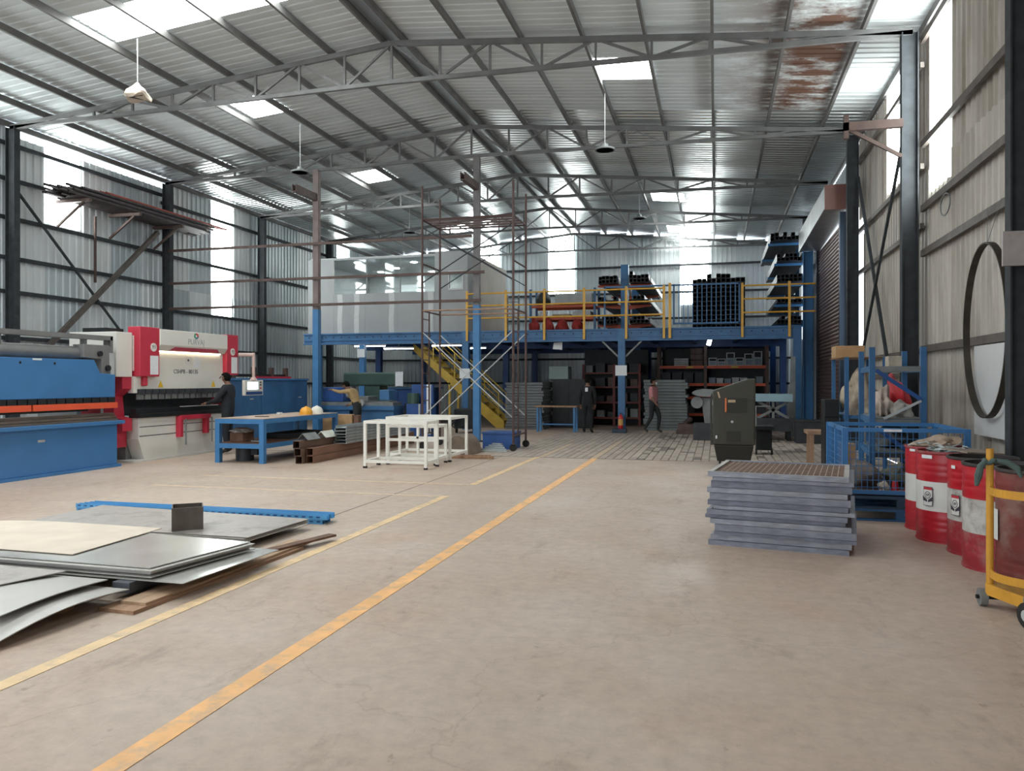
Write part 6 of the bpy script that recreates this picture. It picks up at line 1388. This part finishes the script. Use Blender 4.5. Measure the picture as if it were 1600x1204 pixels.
    if hair:
        q = MB(); bm = bmesh.new(); bmesh.ops.create_icosphere(bm, subdivisions=3, radius=1)
        idx = {}
        for v in bm.verts:
            r_ = Vector((v.co.x * 0.094, v.co.y * 0.108, v.co.z * 0.112)) * h
            q.v.append(tuple(hd + upv * 0.03 * h + sd_ * r_.x + fw * (r_.y - 0.012 * h) + upv * r_.z))
        for f in bm.faces:
            c = f.calc_center_median()
            if c.z > 0.18 or (c.y < -0.15 and c.z > -0.55): q.f.append(tuple(v.index for v in f.verts))
        bm.free(); part('hair', q, HAIR, t, smooth=True)
    if mask:
        part('face_mask', MB().cbox(hd + fw * 0.085 * h - upv * 0.045 * h, (0.10 * h, 0.035 * h, 0.07 * h)), PAPER, t, bevel=0.015)
    if back_mark:
        c = Vector(J['chest']) * h; part('back_logo', MB().cbox(c + V(0.0, -0.118, 0.06), (0.09, 0.006, 0.12)), PAPER, t, bevel=0.02)
    for s_ in (-1, 1): part('eye', MB().cyl(hd + fw * 0.082 * h + sd_ * s_ * 0.032 * h + upv * 0.02 * h, hd + fw * 0.094 * h + sd_ * s_ * 0.032 * h + upv * 0.02 * h, 0.012, 0.006, n=8), BLACK, t)
    return t
STAND = dict(pelvis=(0, 0, .95), spine=(0, .005, 1.10), chest=(0, 0, 1.28), neckb=(0, -.01, 1.43), neck=(0, 0, 1.49), head=(0, .02, 1.585), crown=(0, .015, 1.65), jaw=(0, .06, 1.535),
             shL=(-.18, 0, 1.385), elL=(-.24, -.02, 1.12), wrL=(-.25, .05, .88), haL=(-.245, .07, .80), shR=(.18, 0, 1.385), elR=(.24, -.02, 1.12), wrR=(.25, .05, .88), haR=(.245, .07, .80),
             hiL=(-.095, 0, .90), knL=(-.11, .02, .50), anL=(-.115, -.02, .09), toL=(-.13, .12, .035), hiR=(.095, 0, .90), knR=(.11, .02, .50), anR=(.115, -.02, .09), toR=(.13, .12, .035))
NAVY = mat('cloth_navy', (0.012, 0.015, 0.021), 0.85, 0, 0.2, 12); KHAKI = mat('cloth_khaki', (0.40, 0.27, 0.13), 0.85, 0, 0.12, 12); PINK = mat('cloth_pink', (0.48, 0.20, 0.21), 0.85, 0, 0.12, 20); JEANS = mat('cloth_jeans', (0.018, 0.02, 0.022), 0.85, 0, 0.2, 12); BLKC = mat('cloth_black', (0.007, 0.008, 0.010), 0.85, 0, 0.2, 12); SHOE = mat('shoe_dark', (0.02, 0.018, 0.016), 0.6)
# worker at the white press brake, looking down, hands on the table of the machine
J = dict(STAND); J.update(head=(0, .07, 1.57), crown=(0, .05, 1.645), jaw=(0, .10, 1.515), neck=(0, .025, 1.485), elL=(-.25, .14, 1.13), wrL=(-.16, .38, 1.06), haL=(-.13, .46, 1.05), elR=(.25, .14, 1.13), wrR=(.16, .38, 1.06), haR=(.13, .46, 1.05))
person('person in dark navy clothes bending over the white press brake', (-10.40, 14.78, 0), PI / 2 + 0.25, J, (NAVY, NAVY, SHOE, True), 1.05, bulk=1.22)
# man in khaki leaning over the lathe
J = dict(STAND); J.update(spine=(0, .06, 1.09), chest=(0, .15, 1.25), neckb=(0, .24, 1.36), neck=(0, .28, 1.41), head=(0, .34, 1.46), crown=(0, .36, 1.53), jaw=(0, .375, 1.41), shL=(-.18, .17, 1.33), elL=(-.22, .42, 1.30), wrL=(-.20, .64, 1.36), haL=(-.19, .72, 1.37), shR=(.18, .17, 1.33), elR=(.25, .14, 1.06), wrR=(.2, .33, .93), haR=(.18, .41, .92))
person('person in khaki shirt leaning over the blue lathe', (-9.45, 19.2, 0), PI / 2 + 0.1, J, (KHAKI, JEANS, SHOE, True), 1.0, bulk=1.12)
# dark dressed person seen from behind
J = dict(STAND); J.update(haR=(.22, .02, .79), wrR=(.24, .02, .87))
person('person in black seen from behind near the small table', (-3.78, 23.3, 0), -0.15, J, (BLKC, BLKC, SHOE, True), 1.0, back_mark=True, bulk=1.15)
# man in pink walking to the right
J = dict(STAND); J.update(knL=(-.09, .16, .52), anL=(-.09, .12, .10), toL=(-.10, .26, .045), knR=(.10, -.02, .50), anR=(.10, -.24, .14), toR=(.11, -.13, .05), elL=(-.23, -.08, 1.12), wrL=(-.24, -.02, .90), haL=(-.235, .0, .82), elR=(.24, .06, 1.12), wrR=(.24, .20, .92), haR=(.23, .26, .86))
person('person in pink shirt and dark trousers walking below the mezzanine', (-1.84, 23.85, 0), -PI / 2 - 0.35, J, (PINK, JEANS, SHOE, False), 0.99, mask=True, bulk=1.15)
